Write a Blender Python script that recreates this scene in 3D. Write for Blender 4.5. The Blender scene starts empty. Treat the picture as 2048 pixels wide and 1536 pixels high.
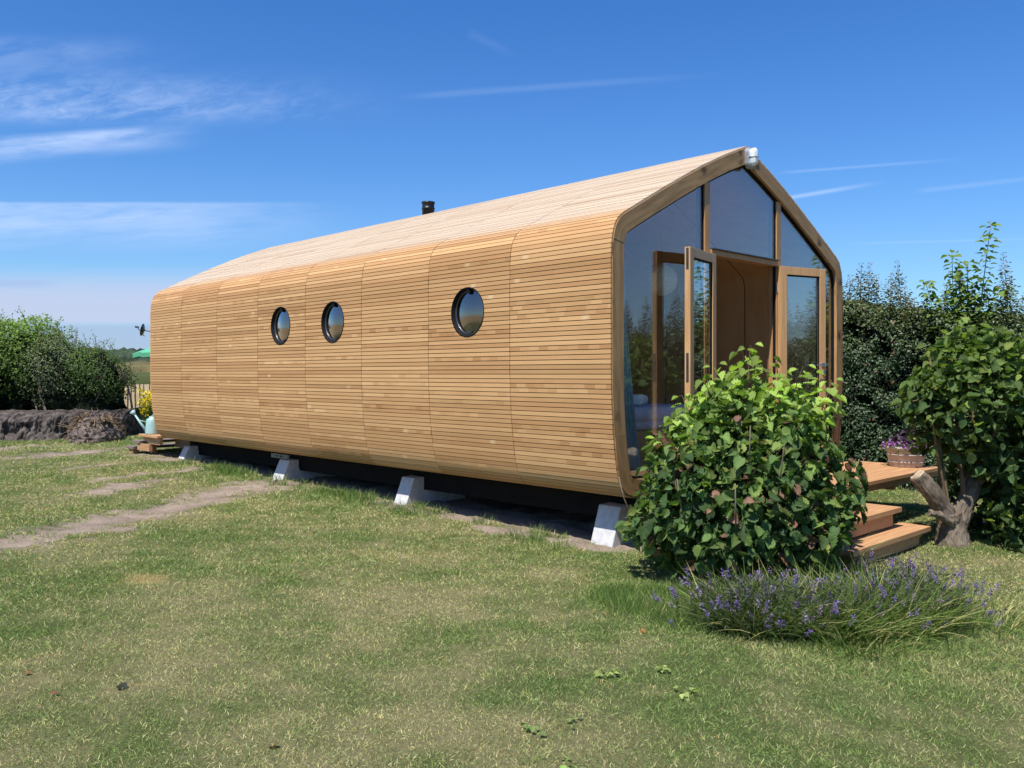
import bpy, bmesh, math, random
import numpy as np
from mathutils import Vector, Matrix
S = bpy.context.scene
COL = S.collection
R_ = math.radians
PI = math.pi

# ------------------------------------------------------------------ camera
CAM = (4.5156, -5.5377, 1.0721)
YAW = R_(135.7615)
FWD = (math.cos(YAW), math.sin(YAW), 0.0)
RGT = (math.sin(YAW), -math.cos(YAW), 0.0)
cd = bpy.data.cameras.new('camera'); cam = bpy.data.objects.new('camera', cd); COL.objects.link(cam)
cd.sensor_width = 36; cd.lens = 1720.69 / 2048 * 36; cd.shift_y = -0.00961
cd.clip_start = 0.05; cd.clip_end = 6000
cam.location = CAM; cam.rotation_euler = (R_(90), 0, YAW - R_(90))
S.camera = cam

# ------------------------------------------------------------------ colour management / light
S.view_settings.view_transform = 'Standard'; S.view_settings.look = 'None'
S.view_settings.gamma = 1; S.view_settings.exposure = 0.68
SUN_EL = R_(60); SUN_AZ_X, SUN_AZ_Y = 0.23, -0.973       # horizontal direction towards the sun
_n = math.hypot(SUN_AZ_X, SUN_AZ_Y)
SUNV = Vector((SUN_AZ_X / _n * math.cos(SUN_EL), SUN_AZ_Y / _n * math.cos(SUN_EL), math.sin(SUN_EL)))
sd = bpy.data.lights.new('sun', 'SUN'); sd.energy = 4.0; sd.angle = R_(0.53); sd.color = (1.0, 0.95, 0.87)
sun = bpy.data.objects.new('sun', sd); COL.objects.link(sun)
sun.rotation_euler = SUNV.to_track_quat('Z', 'Y').to_euler(); sun.location = (0, -10, 20)

# ---------------------------------------------------------------- node helpers
class X:
    """a socket wrapped so that shader maths can be written as expressions"""
    def __init__(s, nt, sock): s.nt = nt; s.s = sock
    def _m(s, op, *o, clamp=False):
        n = s.nt.nodes.new('ShaderNodeMath'); n.operation = op; n.use_clamp = clamp
        for i, v in enumerate((s,) + o):
            if isinstance(v, X): s.nt.links.new(v.s, n.inputs[i])
            else: n.inputs[i].default_value = v
        return X(s.nt, n.outputs[0])
    def __add__(s, o): return s._m('ADD', o)
    def __radd__(s, o): return s._m('ADD', o)
    def __sub__(s, o): return s._m('SUBTRACT', o)
    def __rsub__(s, o): return (s * -1.0) + o
    def __mul__(s, o): return s._m('MULTIPLY', o)
    def __rmul__(s, o): return s._m('MULTIPLY', o)
    def __truediv__(s, o): return s._m('DIVIDE', o)
    def floor(s): return s._m('FLOOR')
    def frac(s): return s._m('FRACT')
    def abs(s): return s._m('ABSOLUTE')
    def pow(s, p): return s._m('POWER', p)
    def sat(s): return s._m('ADD', 0.0, clamp=True)
    def max(s, o): return s._m('MAXIMUM', o)
    def min(s, o): return s._m('MINIMUM', o)
    def gt(s, o): return s._m('GREATER_THAN', o)
    def step(s, a, b):
        n = s.nt.nodes.new('ShaderNodeMapRange'); n.interpolation_type = 'SMOOTHSTEP'
        flip = a > b
        n.inputs['From Min'].default_value = min(a, b); n.inputs['From Max'].default_value = max(a, b)
        if flip: n.inputs['To Min'].default_value = 1; n.inputs['To Max'].default_value = 0
        s.nt.links.new(s.s, n.inputs['Value']); return X(s.nt, n.outputs['Result'])

def comb(nt, x, y, z=0.0):
    n = nt.nodes.new('ShaderNodeCombineXYZ')
    for i, v in enumerate((x, y, z)):
        if isinstance(v, X): nt.links.new(v.s, n.inputs[i])
        else: n.inputs[i].default_value = v
    return n.outputs[0]
def noise(nt, vec, scale=1.0, detail=4.0, rough=0.55, dist=0.0):
    n = nt.nodes.new('ShaderNodeTexNoise'); n.inputs['Scale'].default_value = scale
    n.inputs['Detail'].default_value = detail; n.inputs['Roughness'].default_value = rough
    n.inputs['Distortion'].default_value = dist
    nt.links.new(vec, n.inputs['Vector']); return X(nt, n.outputs['Fac'])
def white(nt, vec):
    n = nt.nodes.new('ShaderNodeTexWhiteNoise'); n.noise_dimensions = '3D'
    nt.links.new(vec, n.inputs['Vector']); return X(nt, n.outputs['Value'])
def mixc(nt, fac, a, b, mode='MIX'):
    n = nt.nodes.new('ShaderNodeMix'); n.data_type = 'RGBA'; n.blend_type = mode
    if isinstance(fac, X): nt.links.new(fac.s, n.inputs[0])
    else: n.inputs[0].default_value = fac
    for i, v in ((6, a), (7, b)):
        if isinstance(v, (tuple, list)): n.inputs[i].default_value = (*v[:3], 1)
        else: nt.links.new(v, n.inputs[i])
    return n.outputs[2]
def sep(nt, sock):
    n = nt.nodes.new('ShaderNodeSeparateXYZ'); nt.links.new(sock, n.inputs[0])
    return [X(nt, o) for o in n.outputs]

# ------------------------------------------------------------------ world: sky with thin cirrus and contrails
W = bpy.data.worlds.new('World'); S.world = W; W.use_nodes = True
nt = W.node_tree; nt.nodes.clear()
out = nt.nodes.new('ShaderNodeOutputWorld'); bg = nt.nodes.new('ShaderNodeBackground')
sky = nt.nodes.new('ShaderNodeTexSky'); sky.sky_type = 'NISHITA'; sky.sun_disc = False
sky.sun_elevation = SUN_EL; sky.sun_rotation = math.atan2(SUN_AZ_X, SUN_AZ_Y)
sky.altitude = 0; sky.air_density = 1.0; sky.dust_density = 0.35; sky.ozone_density = 3.2
bg.inputs['Strength'].default_value = 0.1
tc = nt.nodes.new('ShaderNodeTexCoord')
dx, dy, dz = sep(nt, tc.outputs['Generated'])
fw = (dx * FWD[0] + dy * FWD[1])
a = (dx * RGT[0] + dy * RGT[1]) / fw.max(0.05)      # bearing and height on the sky around the north-west
b = dz / fw.max(0.05)
ahead = fw.step(0.1, 0.4)
def A(u): return (u - 1024) / 1720.69
def B(v): return (748.3 - v) / 1720.69
hs = nt.nodes.new('ShaderNodeHueSaturation'); hs.inputs['Saturation'].default_value = 1.27
hs.inputs['Hue'].default_value = 0.508
nt.links.new(sky.outputs[0], hs.inputs['Color'])
skyc = mixc(nt, 1.0, hs.outputs[0], (0.60, 0.86, 1.02), 'MULTIPLY')
wisp = noise(nt, comb(nt, a * 5.0 + b * 6.0, b * 26.0 - a * 5.0), 1.0, 7, 0.62, 0.6)
wisp2 = noise(nt, comb(nt, a * 9.0, b * 60.0 - a * 4.0, 3.0), 1.0, 6, 0.6, 0.3)
fine = noise(nt, comb(nt, a * 30.0 + b * 40.0, b * 90.0 - a * 30.0, 7.0), 1.0, 5, 0.6, 0.8)
# high wispy band on the left
c1 = b.step(B(262), B(215)) * b.step(B(120), B(215)) * a.step(A(880), A(80)) * (wisp.step(0.30, 0.74) * 0.50 + fine.step(0.36, 0.75) * wisp2 * 0.6)
c1b = b.step(B(200), B(110)) * b.step(B(60), B(100)) * a.step(A(420), A(0)) * wisp.step(0.3, 0.8) * 0.28
# brighter streak beneath it
ln = b - (A(0) * 0 + B(288)) - (a - A(0)) * 0.075
c2 = ln.step(0.012, 0.0015) * ln.step(-0.028, -0.002) * a.step(A(440), A(210)) * (wisp2.step(0.25, 0.7) * 0.7 + fine * 0.25)
# pale veil with a sharp upper edge
c3 = b.step(B(401), B(409)) * b.step(B(520), B(440)) * a.step(A(760), A(260)) * (wisp2.step(0.2, 0.75) * 0.62 + 0.12)
# low white haze
c4 = b.step(B(520), B(600)) * b.step(B(655), B(640)) * (wisp2 * 0.35 + 0.68) * a.step(A(980), A(300))
c5 = b.step(B(640), B(656)) * 0.55
c6 = b.step(B(300), B(640)) * 0.16
def trail(p, q, w, k, f0=0.15, f1=0.5):
    (x0, y0), (x1, y1) = (A(p[0]), B(p[1])), (A(q[0]), B(q[1]))
    L = math.hypot(x1 - x0, y1 - y0); ux, uy = (x1 - x0) / L, (y1 - y0) / L
    t = ((a - x0) * ux + (b - y0) * uy) * (1 / L)
    d = ((a - x0) * -uy + (b - y0) * ux).abs()
    ww = w / 1720.69
    return d.step(ww, 0.0) * t.step(0, f0) * t.step(1, f1) * (fine * 0.6 + 0.7) * k
tr = trail((780, 196), (1480, 146), 11, 0.08) + trail((1540, 402), (1790, 360), 7, 0.36, 0.15, 0.35) \
   + trail((1540, 347), (1960, 315), 5, 0.15) + trail((1820, 384), (2140, 348), 8, 0.12) + trail((1680, 488), (2200, 474), 4, 0.12) \
   + trail((930, 62), (1045, 118), 14, 0.035)
dark = (b.step(B(580), B(571)) * b.step(B(556), B(564)) * a.step(A(140), A(60)) * wisp2.step(0.3, 0.5) * 0.45)
cover = ((c1 * 0.72 + c1b + c2 * 0.72 + c3 * 0.72 + tr) * ahead).sat()
mixed = mixc(nt, cover, skyc, (4.6, 5.6, 7.6))
mixed = mixc(nt, ((c4) * ahead).sat(), mixed, (3.9, 4.25, 5.55))
round_haze = dz.step(0.5, 0.02) * 0.5 * (1.0 - ahead * 0.8)
mixed = mixc(nt, (c5 * ahead + c6 * 0.8 * ahead + round_haze).sat(), mixed, (2.5, 3.1, 4.7))
mixed = mixc(nt, (dark * ahead).sat(), mixed, (2.4, 3.2, 5.2))
nt.links.new(mixed, bg.inputs['Color']); nt.links.new(bg.outputs[0], out.inputs[0])

# ------------------------------------------------------------------ materials
def mat(name):
    m = bpy.data.materials.new(name); m.use_nodes = True
    t = m.node_tree; return m, t, t.nodes['Principled BSDF']
def setp(p, **k):
    for n, v in k.items():
        n = {'base': 'Base Color', 'rough': 'Roughness', 'metal': 'Metallic', 'spec': 'Specular IOR Level'}[n]
        p.inputs[n].default_value = (*v, 1) if isinstance(v, tuple) else v
def bump(t, p, h, strength=0.3, dist=0.01):
    n = t.nodes.new('ShaderNodeBump'); n.inputs['Strength'].default_value = strength; n.inputs['Distance'].default_value = dist
    t.links.new(h.s, n.inputs['Height']); t.links.new(n.outputs[0], p.inputs['Normal'])
def oco(t): 
    n = t.nodes.new('ShaderNodeTexCoord'); return n.outputs['Object']
def plain(name, c, rough=0.6, metal=0.0, var=0.12, scale=12, spec=0.4, bmp=0.0):
    m, t, p = mat(name); setp(p, rough=rough, metal=metal, spec=spec)
    f = noise(t, oco(t), scale, 5, 0.6)
    c2 = tuple(x * (1 - 2 * var) for x in c); c3 = tuple(min(1, x * (1 + var)) for x in c)
    t.links.new(mixc(t, f.step(0.25, 0.75), c2, c3), p.inputs['Base Color'])
    if bmp: bump(t, p, f, bmp, 0.01)
    return m
def wood(name, c0, c1, stretch, knots=0.0, rough=0.6, uv=False, scale=1.0, spec=0.3, seam=0.0, seamc=(0.03, 0.015, 0.008)):
    """grain stretched along one axis; stretch = scale per axis"""
    m, t, p = mat(name); setp(p, rough=rough, spec=spec)
    if uv:
        n = t.nodes.new('ShaderNodeTexCoord'); vec = n.outputs['UV']
    else: vec = oco(t)
    x, y, z = sep(t, vec)
    v = comb(t, x * stretch[0], y * stretch[1], z * stretch[2])
    g = noise(t, v, scale, 6, 0.62, 0.5); g2 = noise(t, v, scale * 4.0, 3, 0.6); big = noise(t, vec, 2.3, 3)
    f = (g.step(0.3, 0.7) * 0.6 + g2 * 0.25 + big * 0.3 - 0.08).sat()
    c = mixc(t, f, c0, c1)
    if knots:
        vo = t.nodes.new('ShaderNodeTexVoronoi'); vo.inputs['Scale'].default_value = 1.0
        ks = tuple(max(s * 0.22, 3.2) if s > 5 else s * 1.6 for s in stretch)
        wob = noise(t, vec, 9, 3) * 0.5
        t.links.new(comb(t, x * ks[0] + wob, y * ks[1] + wob, z * ks[2]), vo.inputs['Vector'])
        k = X(t, vo.outputs['Distance'])
        pick = white(t, vo.outputs['Position']).gt(0.2)
        c = mixc(t, (k.step(0.34, 0.07) * pick * knots), c, tuple(q * 0.28 for q in c0))
    if seam:
        s = ((x / seam) + 1000.0).frac() - 0.5
        c = mixc(t, s.abs().step(0.494, 0.496), c, seamc)
    t.links.new(c, p.inputs['Base Color'])
    bump(t, p, g2, 0.15, 0.004)
    return m

M = {}
M['gable'] = wood('weathered_board', (0.22, 0.122, 0.05), (0.49, 0.295, 0.128), (2.6, 22, 34), knots=0.95, rough=0.62, uv=True)
M['frame'] = wood('window_wood', (0.32, 0.165, 0.066), (0.50, 0.29, 0.13), (40, 40, 2.2), rough=0.5)
M['door'] = wood('door_wood', (0.44, 0.235, 0.10), (0.64, 0.39, 0.18), (40, 40, 2.2), rough=0.45)
M['deck'] = wood('deck_wood', (0.40, 0.195, 0.085), (0.61, 0.36, 0.185), (42, 2.4, 42), rough=0.6)
M['deckx'] = wood('deck_wood_across', (0.40, 0.195, 0.085), (0.61, 0.36, 0.185), (2.4, 42, 42), rough=0.6)
M['stringer'] = wood('stringer_wood', (0.36, 0.19, 0.09), (0.55, 0.33, 0.17), (2.4, 30, 30), rough=0.6)
M['oldwood'] = wood('grey_board', (0.14, 0.11, 0.09), (0.25, 0.2, 0.165), (2.0, 30, 30), rough=0.7)
M['ply'] = wood('birch_plywood', (0.66, 0.36, 0.155), (0.80, 0.50, 0.24), (8, 8, 1.3), rough=0.5, seam=1.2)
M['floor'] = wood('cabin_floor', (0.40, 0.27, 0.16), (0.58, 0.42, 0.27), (2.5, 24, 24), rough=0.4)
M['membrane'] = plain('black_membrane', (0.018, 0.014, 0.011), 0.8, scale=20)
M['chassis'] = plain('black_painted_beam', (0.010, 0.0095, 0.010), 0.85, scale=5, spec=0.12)
M['rubber'] = plain('black_rubber', (0.010, 0.010, 0.011), 0.75, spec=0.15)
M['steel'] = plain('brushed_steel', (0.62, 0.63, 0.65), 0.28, 1.0, 0.06)
M['darksteel'] = plain('dark_steel', (0.13, 0.13, 0.14), 0.33, 0.8, 0.1)
M['flue'] = plain('black_flue_pipe', (0.02, 0.02, 0.024), 0.4, 0.3, 0.2)
M['concrete'] = plain('white_concrete', (0.54, 0.54, 0.54), 0.85, 0, 0.09, 16, 0.2, 0.25)
M['zinc'] = plain('zinc_casting', (0.5, 0.52, 0.56), 0.42, 0.7, 0.1, 40)
M['opal'] = plain('opal_glass', (0.72, 0.75, 0.74), 0.15, 0, 0.03, 8, 0.6)
M['plate'] = plain('grey_plate', (0.30, 0.31, 0.30), 0.5, 0, 0.1, 30)
M['curtain'] = plain('pale_blue_curtain', (0.40, 0.47, 0.50), 0.85, 0, 0.1, 3)
M['linen'] = plain('grey_white_linen', (0.6, 0.62, 0.7), 0.9, 0, 0.1, 6, 0.1, 0.3)
M['pillow'] = plain('white_pillow', (0.78, 0.79, 0.83), 0.9, 0, 0.06, 6, 0.1, 0.2)
M['paper'] = plain('paper_lantern', (0.85, 0.8, 0.7), 0.9, 0, 0.05, 30, 0.1)
M['canenamel'] = plain('pale_green_enamel', (0.34, 0.52, 0.50), 0.4, 0, 0.1, 9)
M['parasol'] = plain('green_parasol_cloth', (0.10, 0.42, 0.24), 0.8, 0, 0.06, 4)
M['paling'] = plain('grey_chestnut_paling', (0.12, 0.10, 0.085), 0.85, 0, 0.3, 8)
M['tub'] = wood('weathered_tub', (0.34, 0.29, 0.265), (0.54, 0.48, 0.45), (22, 22, 1.5), rough=0.7)
M['bark'] = wood('grey_brown_bark', (0.06, 0.045, 0.033), (0.26, 0.21, 0.155), (14, 14, 5), rough=0.85)
M['twig'] = wood('brown_twig', (0.10, 0.065, 0.035), (0.24, 0.17, 0.10), (20, 20, 4), rough=0.8)
M['greentwig'] = plain('green_twig', (0.16, 0.17, 0.06), 0.7, 0, 0.2, 20)
M['cutwood'] = plain('cut_wood', (0.46, 0.36, 0.24), 0.8, 0, 0.2, 20)
M['soil'] = plain('bare_soil', (0.17, 0.135, 0.115), 0.95, 0, 0.3, 9, 0.1, 0.8)
M['bank'] = plain('bank_soil', (0.12, 0.10, 0.088), 0.95, 0, 0.42, 7, 0.1, 1.0)
M['dune'] = plain('dune_grass', (0.20, 0.17, 0.075), 0.95, 0, 0.35, 0.06, 0.1)
M['farwood'] = plain('far_treeline', (0.045, 0.065, 0.04), 0.95, 0, 0.35, 0.15, 0.1)
M['core'] = plain('core_shade', (0.012, 0.018, 0.008), 0.95, 0, 0.4, 9, 0.1)  # near-black filler: the shade deep inside hedge and shrubs, painted as colour

# outline of the cabin, seen along its length
CH = 2.135                                          # half width
HALF = [(2.135, 0.0), (1.2, 0.0), (.50, .003), (.30, .018), (.19, .055), (.125, .125), (.085, .23), (.052, .40), (.026, .61), (.008, .859), (0, 1.10), (0, 1.45), (0, 1.85), (.002, 2.08), (.016, 2.22), (.052, 2.326), (.11, 2.398), (.19, 2.447), (.40, 2.558), (.619, 2.671), (1.0, 2.862), (1.335, 3.022), (1.72, 3.19), (2.135, 3.352)]
def smooth_half():
    P = [Vector((q[0], q[1])) for q in HALF]; o = []
    P = [P[0] * 2 - P[1]] + P + [P[-1] * 2 - P[-2]]
    for i in range(1, len(P) - 2):
        p0, p1, p2, p3 = P[i - 1:i + 3]
        t0 = 0; t1 = t0 + (p1 - p0).length ** .5; t2 = t1 + (p2 - p1).length ** .5; t3 = t2 + (p3 - p2).length ** .5
        for k in range(12):
            t_ = t1 + (t2 - t1) * k / 12
            a1 = p0 * ((t1 - t_) / (t1 - t0)) + p1 * ((t_ - t0) / (t1 - t0)); a2 = p1 * ((t2 - t_) / (t2 - t1)) + p2 * ((t_ - t1) / (t2 - t1)); a3 = p2 * ((t3 - t_) / (t3 - t2)) + p3 * ((t_ - t2) / (t3 - t2))
            b1 = a1 * ((t2 - t_) / (t2 - t0)) + a2 * ((t_ - t0) / (t2 - t0)); b2 = a2 * ((t3 - t_) / (t3 - t1)) + a3 * ((t_ - t1) / (t3 - t1))
            o.append(b1 * ((t2 - t_) / (t2 - t1)) + b2 * ((t_ - t1) / (t2 - t1)))
    o.append(P[-2]); return o
HP = smooth_half()
PROF = [(q.x, q.y) for q in HP] + [(2 * CH - q.x, q.y) for q in reversed(HP[:-1])]      # from bottom centre round the near side, ridge, far side, bottom centre
PA = np.array(PROF); SA = np.r_[0, np.cumsum(np.hypot(*np.diff(PA, axis=0).T))]; PERI = SA[-1]
_nsl = int(PERI / 0.0417 / 2) * 2
_sc = _nsl * 0.0417 / PERI
ROOF_MID = PERI / 2 * _sc
_e = [i for i in range(len(PA)) if PA[i, 0] < CH and PA[i, 1] > 1.5]
ROOF_HALF = (PERI / 2 - float(np.interp(2.42, PA[_e, 1], SA[_e]))) * _sc + .06
# cladding: every slat its own tone, some finger-jointed, fine grain
m, t, p = mat('larch_slats'); setp(p, rough=0.62, spec=0.25)
uvn = t.nodes.new('ShaderNodeUVMap'); uvn.uv_map = 'UVMap'
x, y, z = sep(t, uvn.outputs[0])
PITCH = 0.0417
idx = ((y + 0.001) * (1 / PITCH)).floor(); seg = (x * (1 / 1.2)).floor()
r1 = white(t, comb(t, idx, seg, 0.0)); r2 = white(t, comb(t, idx, seg, 5.0)); r3 = white(t, comb(t, idx, seg, 9.0))
cell = (x * 8.5 + r2 * 9.0).floor(); rb = white(t, comb(t, idx, cell, 2.0))
grain = noise(t, comb(t, x * 3.0 + r1 * 40.0, y * 120.0, idx), 1.0, 5, 0.6, 0.2)
blotch = noise(t, comb(t, x * 1.1, y * 1.3, 0.0), 1.0, 4)
joint = r3.gt(0.86)
f = (r1 * 0.55 + grain * 0.35 + blotch * 0.3 - 0.12) + (rb - 0.5) * (joint * 0.38 + 0.05)
c = mixc(t, f.sat(), (0.385, 0.19, 0.074), (0.69, 0.43, 0.20))
fc = (x * 8.5 + r2 * 9.0).frac()
c = mixc(t, rb.gt(0.996) * (fc.step(0.1, 0.35) * fc.step(0.95, 0.6)) * 0.5, c, (0.74, 0.55, 0.33))
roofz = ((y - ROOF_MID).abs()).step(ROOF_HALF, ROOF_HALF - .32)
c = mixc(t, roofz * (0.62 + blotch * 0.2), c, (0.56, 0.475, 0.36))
c = mixc(t, (r2.gt(0.9) * 0.35), c, (0.30, 0.16, 0.06))
t.links.new(c, p.inputs['Base Color']); bump(t, p, grain, 0.12, 0.003)
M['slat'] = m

def thin_glass(name, tint=(0.93, 0.96, 0.95), boost=1.5, refl=(0.95, 0.97, 1.0)):
    m, t, p = mat(name); t.nodes.remove(p)
    o = t.nodes['Material Output']
    ge = t.nodes.new('ShaderNodeNewGeometry'); dp = t.nodes.new('ShaderNodeVectorMath'); dp.operation = 'DOT_PRODUCT'
    t.links.new(ge.outputs['Normal'], dp.inputs[0]); t.links.new(ge.outputs['Incoming'], dp.inputs[1])
    fres = (1.0 - X(t, dp.outputs['Value']).abs()).pow(5.0) * 0.96 + 0.04
    tr = t.nodes.new('ShaderNodeBsdfTransparent'); tr.inputs[0].default_value = (*tint, 1)
    gl = t.nodes.new('ShaderNodeBsdfGlossy'); gl.inputs['Roughness'].default_value = 0.006
    gl.inputs['Color'].default_value = (*refl, 1)
    wav = noise(t, oco(t), 1.4, 2); bn = t.nodes.new('ShaderNodeBump'); bn.inputs['Strength'].default_value = 0.03; bn.inputs['Distance'].default_value = 0.02
    t.links.new(wav.s, bn.inputs['Height']); t.links.new(bn.outputs[0], gl.inputs['Normal'])
    mx = t.nodes.new('ShaderNodeMixShader')
    t.links.new((fres * boost).sat().s, mx.inputs[0])
    t.links.new(tr.outputs[0], mx.inputs[1]); t.links.new(gl.outputs[0], mx.inputs[2]); t.links.new(mx.outputs[0], o.inputs[0])
    return m
M['glass'] = thin_glass('window_glass', boost=2.5)
M['dome'] = thin_glass('porthole_glass', (0.75, 0.8, 0.86), 6.0, (0.90, 0.84, 0.78))

def leafmat(name, transl=0.3, rough=0.45, spec=0.4):
    m, t, p = mat(name); setp(p, rough=rough, spec=spec)
    at = t.nodes.new('ShaderNodeAttribute'); at.attribute_name = 'Col'
    t.links.new(at.outputs['Color'], p.inputs['Base Color'])
    if transl:
        o = t.nodes['Material Output']; tl = t.nodes.new('ShaderNodeBsdfTranslucent'); mx = t.nodes.new('ShaderNodeMixShader')
        cc = mixc(t, 1.0, at.outputs['Color'], (1.5, 1.7, 0.7), 'MULTIPLY')
        t.links.new(cc, tl.inputs[0]); mx.inputs[0].default_value = transl
        cr = noise(t, oco(t), 55, 3, 0.6); bump(t, p, cr, 0.5, 0.012)
        t.links.new(p.outputs[0], mx.inputs[1]); t.links.new(tl.outputs[0], mx.inputs[2]); t.links.new(mx.outputs[0], o.inputs[0])
    return m
M['leaf'] = leafmat('leaf', 0.34, 0.6, 0.22)
M['glossleaf'] = leafmat('hedge_leaf', 0.18, 0.36, 0.45)
M['blade'] = leafmat('grass_blade', 0.22, 0.6, 0.2)
M['petal'] = leafmat('petal', 0.2, 0.6, 0.2)
m, t, p = mat('lawn_soil'); setp(p, rough=0.95, spec=0.1)
at = t.nodes.new('ShaderNodeAttribute'); at.attribute_name = 'Col'
gn = noise(t, oco(t), 28, 6, 0.7); gn2 = noise(t, oco(t), 140, 3, 0.6)
t.links.new(mixc(t, (gn * 0.6 + gn2 * 0.4).step(0.3, 0.7), mixc(t, 1.0, at.outputs['Color'], (0.7, 0.7, 0.7), 'MULTIPLY'), mixc(t, 1.0, at.outputs['Color'], (1.2, 1.2, 1.2), 'MULTIPLY')), p.inputs['Base Color'])
bump(t, p, gn + gn2 * 0.5, 0.9, 0.03)
M['ground'] = m

# ------------------------------------------------------------------ object helpers
def tag(o, label=None, cat=None, group=None, kind=None):
    if label: o['label'] = label
    if cat: o['category'] = cat
    if group: o['group'] = group
    if kind: o['kind'] = kind
    return o
def thing(name, label, cat, loc, group=None):
    o = bpy.data.objects.new(name, None); COL.objects.link(o); o.location = loc
    o.empty_display_size = 0.2
    return tag(o, label, cat, group)
def wloc(o):
    v = Vector((0, 0, 0))
    while o is not None: v += Vector(o.location); o = o.parent
    return v
def link(name, me, m, parent=None, smooth=False):
    o = bpy.data.objects.new(name, me); COL.objects.link(o)
    if m: me.materials.append(m)
    if parent is not None:
        o.parent = parent
    if smooth: me.shade_smooth()
    return o

class MB:
    def __init__(s): s.v = []; s.f = []; s.uv = []
    def face(s, pts, uv=None):
        i = len(s.v); s.v += [tuple(q) for q in pts]; s.f.append(tuple(range(i, i + len(pts)))); s.uv.append(uv)
    def mesh(s, verts, faces):
        i = len(s.v); s.v += [tuple(q) for q in verts]
        for f in faces: s.f.append(tuple(k + i for k in f)); s.uv.append(None)
        return s
    def box(s, a, b, rot=0.0, piv=None, bev=0.0):
        (x0, y0, z0), (x1, y1, z1) = a, b
        bm = bmesh.new(); bmesh.ops.create_cube(bm, size=1)
        for v in bm.verts: v.co = Vector(((x0 + x1) / 2 + v.co.x * (x1 - x0), (y0 + y1) / 2 + v.co.y * (y1 - y0), (z0 + z1) / 2 + v.co.z * (z1 - z0)))
        if bev: bmesh.ops.bevel(bm, geom=bm.edges[:] + bm.verts[:], offset=bev, segments=2, affect='EDGES', profile=0.6)
        if rot:
            bmesh.ops.rotate(bm, verts=bm.verts, cent=piv or ((x0 + x1) / 2, (y0 + y1) / 2, (z0 + z1) / 2), matrix=Matrix.Rotation(rot, 3, 'Z'))
        bm.verts.index_update(); s.mesh([v.co for v in bm.verts], [[v.index for v in f.verts] for f in bm.faces]); bm.free(); return s
    def tube(s, pts, rad, n=8, cap=True):
        """bent tube through points; rad is a number or one radius per point"""
        pts = [Vector(q) for q in pts]
        if not hasattr(rad, '__len__'): rad = [rad] * len(pts)
        base = len(s.v); up = Vector((0, 0, 1)); u = None
        for i, q in enumerate(pts):
            d = (pts[min(i + 1, len(pts) - 1)] - pts[max(i - 1, 0)]).normalized()
            if u is None:
                u = d.cross(up if abs(d.z) < 0.95 else Vector((1, 0, 0))).normalized()
            else:
                u = (u - d * u.dot(d)).normalized()
            w = d.cross(u)
            for k in range(n):
                t_ = 2 * PI * k / n; s.v.append(tuple(q + (u * math.cos(t_) + w * math.sin(t_)) * rad[i]))
        for i in range(len(pts) - 1):
            for k in range(n):
                a0 = base + i * n + k; a1 = base + i * n + (k + 1) % n
                s.f.append((a0, a1, a1 + n, a0 + n)); s.uv.append(None)
        if cap:
            s.f.append(tuple(base + k for k in range(n))[::-1]); s.uv.append(None)
            e = base + (len(pts) - 1) * n; s.f.append(tuple(e + k for k in range(n))); s.uv.append(None)
        return s
    def lathe(s, prof, c, n=24, sx=1.0, sy=1.0, axis='z'):
        base = len(s.v)
        for r, h in prof:
            for k in range(n):
                t_ = 2 * PI * k / n; q = (r * math.cos(t_) * sx, r * math.sin(t_) * sy, h)
                if axis == 'y': q = (q[0], q[2], q[1])
                if axis == 'x': q = (q[2], q[0], q[1])
                s.v.append((c[0] + q[0], c[1] + q[1], c[2] + q[2]))
        for i in range(len(prof) - 1):
            for k in range(n):
                a0 = base + i * n + k; a1 = base + i * n + (k + 1) % n
                s.f.append((a0, a1, a1 + n, a0 + n)); s.uv.append(None)
        return s
    def prism(s, poly, a, b, axis='x'):
        """closed outline (two coordinates) pushed from a to b along an axis"""
        n = len(poly); base = len(s.v)
        for h in (a, b):
            for q in poly:
                s.v.append({'x': (h, q[0], q[1]), 'y': (q[0], h, q[1]), 'z': (q[0], q[1], h)}[axis])
        for k in range(n):
            s.f.append((base + k, base + (k + 1) % n, base + n + (k + 1) % n, base + n + k)); s.uv.append(None)
        s.f.append(tuple(base + k for k in range(n))[::-1]); s.uv.append(None)
        s.f.append(tuple(base + n + k for k in range(n))); s.uv.append(None)
        return s
    def build(s, name, m, parent=None, smooth=False, weld=False, recalc=True):
        o0 = wloc(parent) if parent is not None else Vector((0, 0, 0))
        me = bpy.data.meshes.new(name)
        me.from_pydata([(q[0] - o0.x, q[1] - o0.y, q[2] - o0.z) for q in s.v], [], s.f)
        if any(u is not None for u in s.uv):
            ul = me.uv_layers.new(name='UVMap'); i = 0; flat = []
            for f, u in zip(s.f, s.uv):
                flat += [c for q in (u or [(0, 0)] * len(f)) for c in q]
            ul.data.foreach_set('uv', flat)
        if weld or recalc:
            bm = bmesh.new(); bm.from_mesh(me)
            if weld: bmesh.ops.remove_doubles(bm, verts=bm.verts, dist=1e-5)
            bmesh.ops.recalc_face_normals(bm, faces=bm.faces); bm.to_mesh(me); bm.free()
        return link(name, me, m, parent, smooth)

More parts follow.
